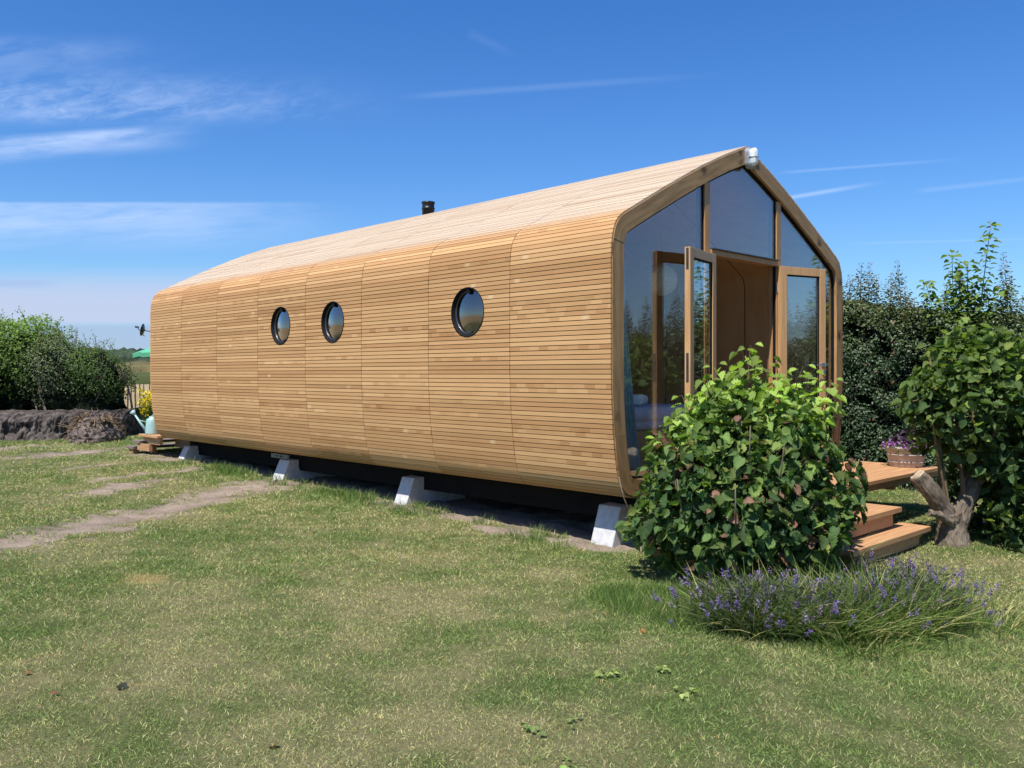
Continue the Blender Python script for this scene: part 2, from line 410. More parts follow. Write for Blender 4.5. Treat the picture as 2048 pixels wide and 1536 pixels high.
def trimesh(name, V, T, colr, m, parent=None, smooth=False):
    """big triangle mesh from numpy arrays, with a colour per vertex"""
    o0 = wloc(parent) if parent is not None else Vector((0, 0, 0))
    me = bpy.data.meshes.new(name); nV, nT = len(V), len(T)
    me.vertices.add(nV); me.vertices.foreach_set('co', (V - np.array(o0)).astype(np.float32).ravel())
    me.loops.add(nT * 3); me.loops.foreach_set('vertex_index', T.astype(np.int32).ravel())
    me.polygons.add(nT); me.polygons.foreach_set('loop_start', np.arange(0, nT * 3, 3, dtype=np.int32))
    if smooth: me.polygons.foreach_set('use_smooth', np.ones(nT, dtype=bool))
    me.update(calc_edges=True)
    if colr is not None:
        at = me.attributes.new('Col', 'FLOAT_COLOR', 'POINT')
        at.data.foreach_set('color', np.c_[colr, np.ones(nV)].astype(np.float32).ravel())
    return link(name, me, m, parent)

def unit(a): return a / np.maximum(np.linalg.norm(a, axis=-1, keepdims=True), 1e-9)
OVATE = (np.array([[0, 0, 0], [.16, -.33, .05], [.18, 0, -.02], [.16, .33, .05], [.5, -.46, .07], [.5, 0, -.05], [.5, .46, .07],
                   [.82, -.24, .0], [.82, 0, -.09], [.82, .24, .0], [1.06, 0, -.16]]),
         np.array([[0, 1, 2], [0, 2, 3], [1, 4, 5], [1, 5, 2], [2, 5, 6], [2, 6, 3], [4, 7, 8], [4, 8, 5], [5, 8, 9], [5, 9, 6], [7, 10, 8], [8, 10, 9]]))
def hazel_template():
    out = [(0, 0)]
    L = [(-.08, .10), (.02, .25), (.11, .27), (.20, .38), (.30, .34), (.40, .43), (.50, .36), (.59, .38), (.69, .26), (.78, .25), (.90, .09)]
    mid = [(0, 0), (.2, 0), (.42, 0), (.64, 0), (.84, 0), (1.12, 0)]
    v = [(t_, 0, -.09 * math.sin(t_ * 2.7)) for t_, _ in mid]; f = []
    for sg in (-1, 1):
        b0 = len(v)
        for i, (t_, w_) in enumerate(L): v.append((t_, sg * w_, .16 * w_ / .43 + (.045 if i % 2 else -.035)))
        ring = [0] + list(range(b0, b0 + len(L))) + [5]
        mi = 0
        for q in range(len(ring) - 1):
            a_, b_ = ring[q], ring[q + 1]; tm = (v[a_][0] + v[b_][0]) / 2
            while mi < 4 and mid[mi + 1][0] < tm - .02:
                f.append((mi, a_, mi + 1) if sg < 0 else (mi, mi + 1, a_)); mi += 1
            f.append((mi, a_, b_) if sg < 0 else (mi, b_, a_)) if mi != a_ and mi != b_ else None
        while mi < 4: f.append((mi, ring[-2], mi + 1) if sg < 0 else (mi, mi + 1, ring[-2])); mi += 1
        f.append((4, ring[-2], 5) if sg < 0 else (4, 5, ring[-2]))
    return np.array(v, float), np.array(f)
HAZEL = hazel_template()
DIAM = (np.array([[0, 0, 0], [.48, -.3, .07], [.48, .3, .07], [1, 0, -.06]]), np.array([[0, 1, 3], [0, 3, 2]]))
NARROW = (np.array([[0, 0, 0], [.45, -.14, .03], [.45, .14, .03], [1, 0, -.06]]), np.array([[0, 1, 3], [0, 3, 2]]))
def leaves(name, P, N, D, size, colr, tpl, m, parent=None, rng=None, curl=0.35):
    P = np.asarray(P, float); N = unit(np.asarray(N, float)); D = np.asarray(D, float)
    D = unit(D - (D * N).sum(1, keepdims=True) * N); Sd = np.cross(N, D)
    tv, tf = tpl; n = len(P); k = len(tv)
    cu = (rng.uniform(-0.2, 1.0, n) if rng is not None else np.ones(n)) * curl
    loc = np.repeat(tv[None], n, 0).copy()
    loc[:, :, 2] += -cu[:, None] * tv[None, :, 0] ** 2 * 0.5 + (np.abs(tv[None, :, 1]) * cu[:, None] * 0.6)
    loc *= np.asarray(size)[:, None, None]
    V = P[:, None] + loc[:, :, :1] * D[:, None] + loc[:, :, 1:2] * Sd[:, None] + loc[:, :, 2:] * N[:, None]
    T = tf[None] + (np.arange(n) * k)[:, None, None]
    C = np.repeat(np.asarray(colr)[:, None], k, 1)
    return trimesh(name, V.reshape(-1, 3), T.reshape(-1, 3), C.reshape(-1, 3), m, parent)
def blades(name, P, D, L, Wd, colr, m, parent=None, rng=None, droop=0.5, segs=3, tipc=None):
    """grass-like blades: base P, direction D, length, width, drooping towards the tip"""
    n = len(P); D = unit(np.asarray(D, float)); P = np.asarray(P, float)
    h = rng.normal(size=(n, 3)); Sd = unit(np.cross(D, h))
    ts = np.linspace(0, 1, segs + 1); Vs = []; dr = droop * rng.uniform(0.3, 1.4, n) if np.isscalar(droop) else droop
    hd = D.copy(); hd[:, 2] = 0; hd = unit(hd + 1e-6)
    for i, t_ in enumerate(ts):
        c = P + D * (L * t_)[:, None] + hd * (L * dr * t_ * t_ * 0.5)[:, None] - np.array([0, 0, 1.]) * (L * dr * t_ * t_ * 0.55)[:, None]
        if i < segs:
            w = (Wd * (1 - t_ ** 1.6) * 0.5)[:, None]; Vs += [c - Sd * w, c + Sd * w]
        else: Vs.append(c)
    V = np.stack(Vs, 1); k = V.shape[1]; T = []
    for i in range(segs - 1): T += [[2 * i, 2 * i + 1, 2 * i + 3], [2 * i, 2 * i + 3, 2 * i + 2]]
    T.append([k - 3, k - 2, k - 1])
    T = np.array(T)[None] + (np.arange(n) * k)[:, None, None]
    C = np.repeat(np.asarray(colr)[:, None], k, 1)
    if tipc is not None:
        C = C.copy(); C[:, -1] = tipc
    return trimesh(name, V.reshape(-1, 3), T.reshape(-1, 3), C.reshape(-1, 3), m, parent)

# value noise in numpy
def vnoise(x, y, seed=0):
    xi = np.floor(x).astype(np.int64); yi = np.floor(y).astype(np.int64); fx = x - xi; fy = y - yi
    def h(i, j):
        k = (i * 374761393 + j * 668265263 + seed * 974634777) & 0x7fffffff
        k = ((k ^ (k >> 13)) * 1274126177) & 0x7fffffff
        return ((k ^ (k >> 16)) & 0xffff) / 65535.0
    sx = fx * fx * (3 - 2 * fx); sy = fy * fy * (3 - 2 * fy)
    return (h(xi, yi) * (1 - sx) + h(xi + 1, yi) * sx) * (1 - sy) + (h(xi, yi + 1) * (1 - sx) + h(xi + 1, yi + 1) * sx) * sy
def fbm(x, y, seed=0, o=4):
    s = 0; a_ = 0.5; tot = 0
    for i in range(o): s = s + a_ * vnoise(x * 2 ** i, y * 2 ** i, seed + i * 17); tot += a_; a_ *= 0.55
    return s / tot
def sst(v, a_, b_):
    t_ = np.clip((v - a_) / (b_ - a_), 0, 1); return t_ * t_ * (3 - 2 * t_)

# ------------------------------------------------------------------ ground
def g0(x): return -0.445 - 0.0145 * np.maximum(x, -14.0)
TRACK = [(-3.2, -5.6, .42), (-3.55, -4.5, .42), (-3.78, -3.55, .40), (-4.08, -3.07, .46), (-4.4, -2.35, .46), (-4.9, -1.5, .44), (-5.5, -.45, .46), (-5.95, .25, .38)]
SPOTS = [(-6.6, -1.55, .75, .22, 2.05), (-6.9, -1.05, .5, .13, 2.0), (-7.7, -.25, .45, .14, 2.0), (-7.5, -1.3, .6, .16, 2.0), (-10.2, .3, .8, .35, 0.2), (-9.4, .1, .5, .2, 0.2),
         (-3.3, .12, .75, .26, 0.1), (-1.35, .12, .5, .2, 0.1), (-.5, .2, .45, .16, 0.1), (-11.5, -.6, 1.2, .3, 1.9), (-12.8, -1.6, 1.5, .35, 1.9), (-2.2, .3, .7, .2, .1), (-9.0, -1.2, .7, .14, 2.0)]
def dirtmask(x, y):
    d = np.full(x.shape, 9.0)
    for (x0, y0, w0), (x1, y1, w1) in zip(TRACK, TRACK[1:]):
        L2 = (x1 - x0) ** 2 + (y1 - y0) ** 2
        t_ = np.clip(((x - x0) * (x1 - x0) + (y - y0) * (y1 - y0)) / L2, 0, 1)
        d = np.minimum(d, np.hypot(x - x0 - t_ * (x1 - x0), y - y0 - t_ * (y1 - y0)) / (w0 + (w1 - w0) * t_))
    for sx, sy, ra, rb, an in SPOTS:
        c, s = math.cos(an), math.sin(an); u = ((x - sx) * c + (y - sy) * s) / ra; v = (-(x - sx) * s + (y - sy) * c) / rb
        d = np.minimum(d, np.hypot(u, v) * 1.0)
    n = fbm(x * 3.1, y * 3.1, 5) - 0.5; n2 = fbm(x * 11, y * 11, 8, 3) - 0.5
    m_ = sst(d + n * 1.5 + n2 * 1.3, 1.2, 0.55)
    under = sst(y, .22, .42) * sst(y, 4.6, 4.2) * sst(x, -9.9, -9.6) * sst(x, 0.2, -.1)
    m_ = m_ * (1 - .22 * sst(fbm(x * 6.5, y * 6.5, 9, 4), .52, .66))
    return np.maximum(m_, under)
def zg(x, y):
    x = np.asarray(x, float); y = np.asarray(y, float)
    d = np.hypot(x - CAM[0], y - CAM[1])
    return g0(x) + (fbm(x * .55, y * .55, 3) - .5) * 0.07 * sst(d, 60, 20) + (fbm(x * 2.6, y * 2.6, 4) - .5) * 0.035 * sst(d, 40, 15)
def patch(x, y):
    """0 = lush green, 1 = dry straw"""
    return np.clip(0.42 + (fbm(x * .95 + 3, y * .95, 11) - .5) * 1.5 + (fbm(x * 2.6, y * 2.6, 12) - .5) * 1.3 + (fbm(x * 8, y * 8, 14, 3) - .5) * 1.0, 0, 1)
def lush(x, y):
    n = fbm(x * 2.2, y * 2.2, 21)
    a_ = sst(np.abs(y - .12) + (n - .5) * .5, .34, .12) * sst(x, -9.2, -8.4) * sst(x, -.2, -.6) * sst(n, .36, .52)
    b_ = sst(np.hypot((x - 1.25) / .75, (y + .75) / .5) + (n - .5) * .6, 1.1, .7)
    c_ = sst(np.hypot((x + 13.2) / 1.2, (y + .7) / 2.2), 1.1, .6) * .35
    e_ = sst(np.hypot((x - 2.4) / .9, (y + .2) / 1.2) + (n - .5) * .5, 1.2, .8) * .15
    return np.maximum.reduce([a_, b_, c_ * .7, e_])
GREEN = np.array([.200, .268, .080]); STRAW = np.array([.60, .54, .27]); SOIL = np.array([.35, .275, .215]); LUSH = np.array([.13, .20, .05]); SAND = np.array([.36, .275, .15])
def gcol(x, y):
    p_ = patch(x, y)[..., None]; c = (GREEN * (1 - p_) + STRAW * .85 * p_) * .46
    l_ = lush(x, y)[..., None]; c = c * (1 - l_) + LUSH * .55 * l_
    ds = sst(np.hypot((x + 1.89) / .33, (y + 3.08) / .2) + (fbm(x * 7, y * 7, 31) - .5) * 1.4, 1.0, .4)[..., None]
    c = c * (1 - ds * .5) + np.array([.46, .33, .15]) * ds * .5
    d_ = dirtmask(x, y)[..., None]; tone = (.55 + .9 * fbm(x * 5, y * 5, 41))[..., None]
    c = c * (1 - d_) + SOIL * tone * d_
    far = sst(x + .37 * (y), -17.0, -21.5)[..., None]
    band = (0.85 + .3 * fbm(x * .05, y * .05, 51))[..., None]
    return c * (1 - far) + SAND * band * far
ax = np.r_[-3000, -1500, -700, -350, -180, -110, -75, -55, -42, -34, -28, np.arange(-24, 8.01, .09), 9, 11, 14, 20, 32, 60, 150, 500, 1500, 3000]
ay = np.r_[-3000, -1200, -400, -120, -50, -25, -15, -11, np.arange(-8.5, 8.01, .09), 9, 11, 14, 20, 32, 60, 110, 200, 420, 900, 1800, 3000]
gx, gy = np.meshgrid(ax, ay, indexing='ij'); gz = zg(gx, gy)
dm = dirtmask(gx, gy); gz = gz - dm * .006 + dm * (fbm(gx * 7, gy * 7, 61, 4) - .5) * .11
nx_, ny_ = gx.shape; ii = np.arange(nx_ * ny_).reshape(nx_, ny_)
q = np.stack([ii[:-1, :-1], ii[1:, :-1], ii[1:, 1:], ii[:-1, 1:]], -1).reshape(-1, 4)
T = np.concatenate([q[:, [0, 1, 2]], q[:, [0, 2, 3]]])
gnd = trimesh('ground', np.stack([gx, gy, gz], -1).reshape(-1, 3), T, gcol(gx, gy).reshape(-1, 3), M['ground'], smooth=True)
tag(gnd, 'dry lawn ground with a bare dirt track, field beyond', None, None, 'structure')

# lawn blades: dense near the place the photo was taken from, coarser farther off
rng = np.random.default_rng(7)
def sample_grass(d0, d1, n, spread):
    # uniform over a wide wedge of the garden
    d = np.sqrt(rng.uniform(d0 ** 2, d1 ** 2, n)); th = YAW + rng.uniform(-spread, spread, n)
    return CAM[0] + d * np.cos(th), CAM[1] + d * np.sin(th), d
GX, GY, GD = [], [], []
for d0, d1, dens in ((2.4, 4.0, 19000), (4.0, 5.5, 16000), (5.5, 7.5, 10500), (7.5, 10.5, 5600), (10.5, 14, 2600), (14, 20, 1100)):
    spread = R_(44); n = int(dens * spread * (d1 ** 2 - d0 ** 2))
    x_, y_, d_ = sample_grass(d0, d1, n, spread); GX.append(x_); GY.append(y_); GD.append(d_)
x_ = np.concatenate(GX); y_ = np.concatenate(GY); d_ = np.concatenate(GD)
pt = patch(x_, y_); lu = lush(x_, y_); dm = dirtmask(x_, y_)
cl = fbm(x_ * 14, y_ * 14, 71, 3)
keep = (rng.uniform(size=len(x_)) > dm * 1.04) & ~((y_ > .5) & (y_ < 4.3) & (x_ < 0) & (x_ > -9.7)) & (x_ + .37 * y_ > -17.5) & (rng.uniform(size=len(x_)) < .45 + 1.1 * cl)
x_, y_, d_, pt, lu, cl = [v[keep] for v in (x_, y_, d_, pt, lu, cl)]
n = len(x_); k = np.maximum(1, d_ / 4.6)
L = (rng.uniform(.014, .038, n) * (.8 + .5 * cl) * (1 - .25 * pt) + lu * rng.uniform(.03, .11, n)) * k ** .35
Wd = rng.uniform(.0016, .0036, n) * k ** .95
az = rng.uniform(0, 2 * PI, n); lean = rng.uniform(.25, 1.35, n) * (1 - .55 * lu)
D = np.stack([np.cos(az) * np.sin(lean), np.sin(az) * np.sin(lean), np.cos(lean)], 1)
isdry = rng.uniform(size=n) < (.08 + .60 * pt) * (1 - lu * .85)
base = np.where(isdry[:, None], STRAW * rng.uniform(.45, 1.35, (n, 1)) * np.array([1.0, .98, .95]), (GREEN * (1 - pt[:, None] * .35) + np.array([.26, .28, .10]) * pt[:, None] * .35) * rng.uniform(.45, 1.6, (n, 1)))
base = np.where((lu[:, None] > .5) & ~isdry[:, None], LUSH * rng.uniform(.7, 1.4, (n, 1)), base)
base *= rng.uniform(.88, 1.12, (n, 3))
ds = sst(np.hypot((x_ + 1.89) / .33, (y_ + 3.08) / .2) + (fbm(x_ * 7, y_ * 7, 31) - .5) * 2.4, 1.0, .2)[:, None]
ds = ds * .6; base = base * (1 - ds) + np.array([.56, .42, .19]) * ds
o = blades('lawn_grass', np.stack([x_, y_, zg(x_, y_) - .004], 1), D, L, Wd, base, M['blade'], None, rng, .35, 2)
tag(o, 'short mown lawn grass, patchy green and straw coloured', 'grass', None, 'stuff')
del GX, GY, GD, D, base, x_, y_, d_

# ------------------------------------------------------------------ cabin
def pat(s): return np.array([np.interp(s, SA, PA[:, 0]), np.interp(s, SA, PA[:, 1])])
def offset(d, n=260, pts=None):
    """outline moved inwards by d"""
    if abs(d) < 1e-9: return [tuple(pat(s)) for s in np.linspace(0, PERI, n, endpoint=False)]
    o = []
    half = n // 2
    for s in np.linspace(0, PERI / 2, half + 1):
        e = .004; t_ = pat(min(s + e, PERI / 2)) - pat(max(s - e, 0)); t_ /= np.hypot(*t_); p_ = pat(s) + np.array([t_[1], -t_[0]]) * d
        if s <= 1e-9: p_ = np.array([CH, d])
        o.append(p_)
    # ridge: mitre on the centre line, bottom: straight
    sl = (o[-2] - o[-6]); o[-1] = np.array([CH, o[-2][1] + (CH - o[-2][0]) * sl[1] / sl[0]])
    o = [p_ for p_ in o if p_[0] <= CH + 1e-6]
    o = [tuple(p_) for p_ in o]
    return o + [(2 * CH - p_[0], p_[1]) for p_ in reversed(o[1:-1])]
LEN = 9.6
cabin = thing('timber_cabin', 'long rounded timber cabin clad in horizontal slats with a glazed gable and open doors', 'cabin', (0, 0, 0))
HOLES = [(-5.40, 1.690), (-4.19, 1.685), (-1.793, 1.678)]; HR = .236
def cutter(inset=0.0):
    mb = MB()
    for hx, hz in HOLES:
        n = 64; poly = [(hx + (HR - inset) * math.cos(2 * PI * k / n), hz + (HR - inset) * math.sin(2 * PI * k / n)) for k in range(n)]
        mb.prism(poly, -.2, .5, 'y')
    return mb.build('cut', None)
def cut(o, c):
    md = o.modifiers.new('b', 'BOOLEAN'); md.operation = 'DIFFERENCE'; md.solver = 'EXACT'; md.object = c
    dg = bpy.context.evaluated_depsgraph_get(); me = bpy.data.meshes.new_from_object(o.evaluated_get(dg))
    o.modifiers.clear(); old = o.data; o.data = me; me.name = old.name; bpy.data.meshes.remove(old)
CUT = cutter()
# slats, one object per ring segment
nsl = int(PERI / PITCH / 2) * 2
PIT = PERI / nsl
slr = random.Random(3)
for k in range(8):
    mb = MB(); xa, xb = -1.2 * k - .0035, -1.2 * (k + 1) + .0035
    if k == 0: xa = -.004
    for i in range(nsl):
        s0 = i * PIT + .0033; s1 = (i + 1) * PIT - .0033
        p0, p1 = pat(s0), pat(s1); t_ = (p1 - p0) / np.hypot(*(p1 - p0)); nn = np.array([-t_[1], t_[0]])       # nn points outwards
        mid = (p0 + p1) / 2
        if np.dot(nn, mid - np.array([CH, 1.4])) < 0: nn = -nn
        j = slr.uniform(-.0012, .0012); ea = xa + slr.uniform(-.0015, .0015); eb = xb + slr.uniform(-.0015, .0015)
        o0, o1 = p0 + nn * j, p1 + nn * j; i0, i1 = p0 - nn * .017, p1 - nn * .017
        v0, v1 = i * PITCH + .003, i * PITCH + PITCH - .003
        A_ = [(ea, *o0), (ea, *o1), (ea, *i1), (ea, *i0)]; B_ = [(eb, *o0), (eb, *o1), (eb, *i1), (eb, *i0)]
        b_ = len(mb.v); mb.v += A_ + B_
        for f, uvs in (((0, 1, 5, 4), ((ea, v0), (ea, v1), (eb, v1), (eb, v0))), ((1, 2, 6, 5), ((ea, v1), (ea, v1), (eb, v1), (eb, v1))),
                       ((3, 0, 4, 7), ((ea, v0), (ea, v0), (eb, v0), (eb, v0))), ((2, 3, 7, 6), ((ea, v1), (ea, v0), (eb, v0), (eb, v1))),
                       ((0, 3, 2, 1), ((ea, v0), (ea, v0), (ea, v1), (ea, v1))), ((4, 5, 6, 7), ((eb, v0), (eb, v1), (eb, v1), (eb, v0)))):
            mb.f.append(tuple(q + b_ for q in f)); mb.uv.append([(u_ + 20 * 1.2, w_) for u_, w_ in uvs])
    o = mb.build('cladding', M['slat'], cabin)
    if any(xb < h[0] < xa for h in HOLES): cut(o, CUT)
def shell(name, d0, d1, xa, xb, m, parent, n=260, smooth=False):
    a_, b_ = offset(d0, n), offset(d1, n); mb = MB(); nn = len(a_)
    if len(b_) != nn: b_ = [b_[min(int(i * len(b_) / nn), len(b_) - 1)] for i in range(nn)]
    V = [(xa, *q) for q in a_] + [(xb, *q) for q in a_] + [(xa, *q) for q in b_] + [(xb, *q) for q in b_]
    F = []
    for i in range(nn):
        j = (i + 1) % nn
        F += [(i, j, nn + j, nn + i), (2 * nn + i, 3 * nn + i, 3 * nn + j, 2 * nn + j), (i, 2 * nn + i, 2 * nn + j, j), (nn + i, nn + j, 3 * nn + j, 3 * nn + i)]
    mb.mesh(V, F); return mb.build(name, m, parent, smooth)
o = shell('membrane', .0185, .034, -.105, -LEN + .004, M['membrane'], cabin); cut(o, CUT)
o = shell('inner_wall', .036, .15, -.112, -LEN + .006, M['ply'], cabin); cut(o, CUT)
bpy.data.objects.remove(CUT)
# rear gable wall
poly = offset(.02); MB().prism(poly, -LEN - .03, -LEN + .002, 'x').build('rear_wall', M['gable'], cabin)
# front gable boards: a ring in five boards following the outline
def ring_piece(name, s0, s1, d0, d1, xa, xb, m, n=40, vo=0.0):
    mb = MB(); ss = np.linspace(s0, s1, n)
    def off(s, d):
        e = .004; t_ = pat(min(s + e, PERI)) - pat(max(s - e, 0)); t_ = t_ / np.hypot(*t_)
        return pat(s) + np.array([t_[1], -t_[0]]) * d
    ridge = PERI / 2
    def offm(s, d):
        if abs(s - ridge) < 1e-4:
            q1 = off(s - .03, d); q0 = off(s - .10, d); return np.array([CH, q1[1] + (CH - q1[0]) * (q1[1] - q0[1]) / (q1[0] - q0[0])])
        q_ = off(s, d); return q_
    pts = []
    for s in ss:
        o_, i_ = offm(s, d0), offm(s, d1)
        if abs(s - ridge) > 1e-4:      # keep inside own half near the ridge
            if s < ridge and i_[0] > CH: continue
            if s > ridge and i_[0] < CH: continue
        pts.append((s, o_, i_))
    for (sa, oa, ia), (sb, ob, ib) in zip(pts, pts[1:]):
        va, vb = vo, vo + (d1 - d0)
        mb.face([(xb, *oa), (xb, *ob), (xb, *ib), (xb, *ia)], [(sa, va), (sb, va), (sb, vb), (sa, vb)])
        mb.face([(xa, *oa), (xa, *ia), (xa, *ib), (xa, *ob)], [(sa, va), (sa, vb), (sb, vb), (sb, va)])
        mb.face([(xa, *oa), (xa, *ob), (xb, *ob), (xb, *oa)], [(sa, va), (sb, va), (sb, va - .1), (sa, va - .1)])
        mb.face([(xb, *ia), (xb, *ib), (xa, *ib), (xa, *ia)], [(sa, vb), (sb, vb), (sb, vb + .1), (sa, vb + .1)])
    for (s_, o_, i_) in (pts[0], pts[-1]):
        mb.face([(xa, *o_), (xb, *o_), (xb, *i_), (xa, *i_)], [(s_, 0), (s_, .1), (s_ + .1, .1), (s_ + .1, 0)])
    return mb.build(name, m, cabin, weld=True)
def s_at(z, near=True):
    i = [k for k in range(len(PA)) if PA[k, 0] < CH and PA[k, 0] < .6 and PA[k, 1] > .3]
    zz = PA[i, 1]; s = float(np.interp(z, zz, SA[i])); return s if near else PERI - s
e1 = s_at(2.20); e0 = s_at(.55)
ring_piece('gable_board', e0 + .001, e1 - .001, .0185, .165, -.10, .002, M['gable'], 40, 0.0)
ring_piece('gable_board', e1 + .001, PERI / 2, .0185, .165, -.10, .004, M['gable'], 60, 3.0)
ring_piece('gable_board', PERI / 2, PERI - e1 - .001, .0185, .165, -.10, .0025, M['gable'], 60, 7.0)
ring_piece('gable_board', PERI - e1 + .001, PERI - e0 - .001, .0185, .165, -.10, .002, M['gable'], 40, 11.0)
b1 = ring_piece('gable_board', PERI - e0 + .001, PERI - .001, .0185, .165, -.10, .003, M['gable'], 40, 15.0)
b1 = ring_piece('gable_board', .001, e0 - .001, .0185, .165, -.10, .003, M['gable'], 40, 19.0)
# glazing
ring_gasket = shell('gasket', .166, .186, -.062, -.030, M['rubber'], cabin)
ring_frame = shell('window_frame', .168, .205, -.108, -.064, M['frame'], cabin)
INN = np.array(offset(.168)); topm = INN[:, 1] > 1.2
def ztop(y_, d=.168):
    P_ = np.array(offset(d)); P_ = P_[P_[:, 1] > 1.3]; P_ = P_[np.argsort(P_[:, 0])]; return float(np.interp(y_, P_[:, 0], P_[:, 1]))
def zbot(y_, d=.168):
    P_ = np.array(offset(d)); P_ = P_[P_[:, 1] <= 1.3]; P_ = P_[np.argsort(P_[:, 0])]; return float(np.interp(y_, P_[:, 0], P_[:, 1]))
ML, MR, MW = 1.415, 2.765, .088
def pane(y0, y1, zb=None):
    ys = np.r_[np.linspace(y0, y1, 40)]
    up = [(y_, ztop(y_, .172)) for y_ in ys]; lo = [(y_, zbot(y_, .172) if zb is None else zb) for y_ in ys]
    poly = lo + up[::-1]
    return MB().prism(poly, -.050, -.042, 'x').build('window_pane', M['glass'], cabin)
pane(.176, ML - .012); pane(MR + MW + .012, 2 * CH - .176); pane(ML + MW + .004, MR - .012, 2.262)
for y0 in (ML, MR):
    zt = ztop(y0 + MW / 2, .166)
    MB().box((-.12, y0, .165), (-.020, y0 + MW, zt - .01), bev=.004).build('mullion', M['frame'], cabin)
    MB().box((-.060, y0 - .014, .17), (-.034, y0 - .001, ztop(y0 - .01, .166) - .012)).build('gasket', M['rubber'], cabin)
mb = MB().box((-.118, ML + MW + .002, 2.205), (-.006, MR - .002, 2.258), bev=.004).build('door_header', M['frame'], cabin)
MB().box((-.03, ML + MW + .004, 2.2585), (.022, MR - .004, 2.268), bev=.002).build('drip_rail', M['darksteel'], cabin)
MB().box((-.115, ML + MW + .002, .140), (-.01, MR - .002, .172), bev=.004).build('threshold', M['frame'], cabin)
MB().box((-LEN + .05, .20, .150), (-.125, 2 * CH - .20, .156)).build('floor', M['floor'], cabin)
MB().prism(offset(.152), -3.66, -3.60, 'x').build('added_bounce_wall', M['ply'], cabin)  # added wall across the interior, put in to bounce light and brighten the room
# doors, each swung wide open
def door(hx, hy, fx, fy, handle):
    dvec = Vector((fx - hx, fy - hy, 0)); Wd_ = dvec.length; ang = math.atan2(dvec.y, dvec.x)
    def put(mb): 
        c, s = math.cos(ang), math.sin(ang); mb.v = [(hx + q[0] * c - q[1] * s, hy + q[0] * s + q[1] * c, q[2]) for q in mb.v]; return mb
    z0, z1, st, th = .178, 2.203, .085, .054
    f = MB().box((0, -th / 2, z0), (st, th / 2, z1), bev=.003).box((Wd_ - st, -th / 2, z0), (Wd_, th / 2, z1), bev=.003)
    f.box((st + .0005, -th / 2 + .001, z1 - st), (Wd_ - st - .0005, th / 2 - .001, z1 - .001), bev=.003).box((st + .0005, -th / 2 + .001, z0 + .001), (Wd_ - st - .0005, th / 2 - .001, z0 + .16), bev=.003)
    d_ = put(f).build('door', M['door'], cabin)
    g = MB().box((st - .006, -.006, z0 + .15), (Wd_ - st + .006, .006, z1 - st + .006)); put(g).build('pane', M['glass'], d_)
    g = MB()
    for s_ in (-1, 1):
        for (xa_, xb_, za_, zb_) in ((st, Wd_ - st, z1 - st - .012, z1 - st), (st, Wd_ - st, z0 + .16, z0 + .172), (st, st + .01, z0 + .172, z1 - st - .012), (Wd_ - st - .01, Wd_ - st, z0 + .172, z1 - st - .012)):
            g.box((xa_ + .0006, min(s_ * .007, s_ * .018), za_ - .0002), (xb_ - .0006, max(s_ * .007, s_ * .018), zb_ + .0002))
    put(g).build('gasket', M['rubber'], d_)
    for zc in (1.98, 1.16, .34):
        h = MB().tube([(-.006, .02 * handle, zc - .05), (-.006, .02 * handle, zc + .05)], .009, 10).box((-.004, .028 * handle - .002, zc - .04), (.03, .028 * handle + .002, zc + .04))
        put(h).build('hinge', M['steel'], d_)
    e = MB().box((Wd_ - .001, -.012, z1 - .20), (Wd_ + .002, .012, z1 - .01)).box((Wd_ + .0015, -.006, z1 - .15), (Wd_ + .007, .006, z1 - .12)).box((Wd_ - .001, -.012, 1.0), (Wd_ + .002, .012, 1.26)).box((Wd_ + .0015, -.007, 1.14), (Wd_ + .008, .007, 1.18))
    put(e).build('lock_plate', M['darksteel'] if handle < 0 else M['steel'], d_)
    if handle > 0:
        h = MB()
        for s_ in (-1, 1):
            h.tube([(Wd_ - .042, s_ * .026, 1.17), (Wd_ - .042, s_ * .075, 1.17), (Wd_ - .052, s_ * .08, 1.17), (Wd_ - .18, s_ * .08, 1.17)], .0085, 10)
            h.lathe([(0.0001, s_ * .0272), (.026, s_ * .0272), (.026, s_ * .034), (.0001, s_ * .034)], (Wd_ - .042, 0, 1.17), 18, axis='y')
            h.lathe([(0.0001, s_ * .0272), (.02, s_ * .0272), (.018, s_ * .045), (.0001, s_ * .045)], (Wd_ - .042, 0, 1.09), 18, axis='y')
        put(h).build('handle', M['steel'], d_)
    return d_
door(.012, ML + MW + .01, .135, .90, -1)
door(.012, MR - .01, .205, 3.365, 1)
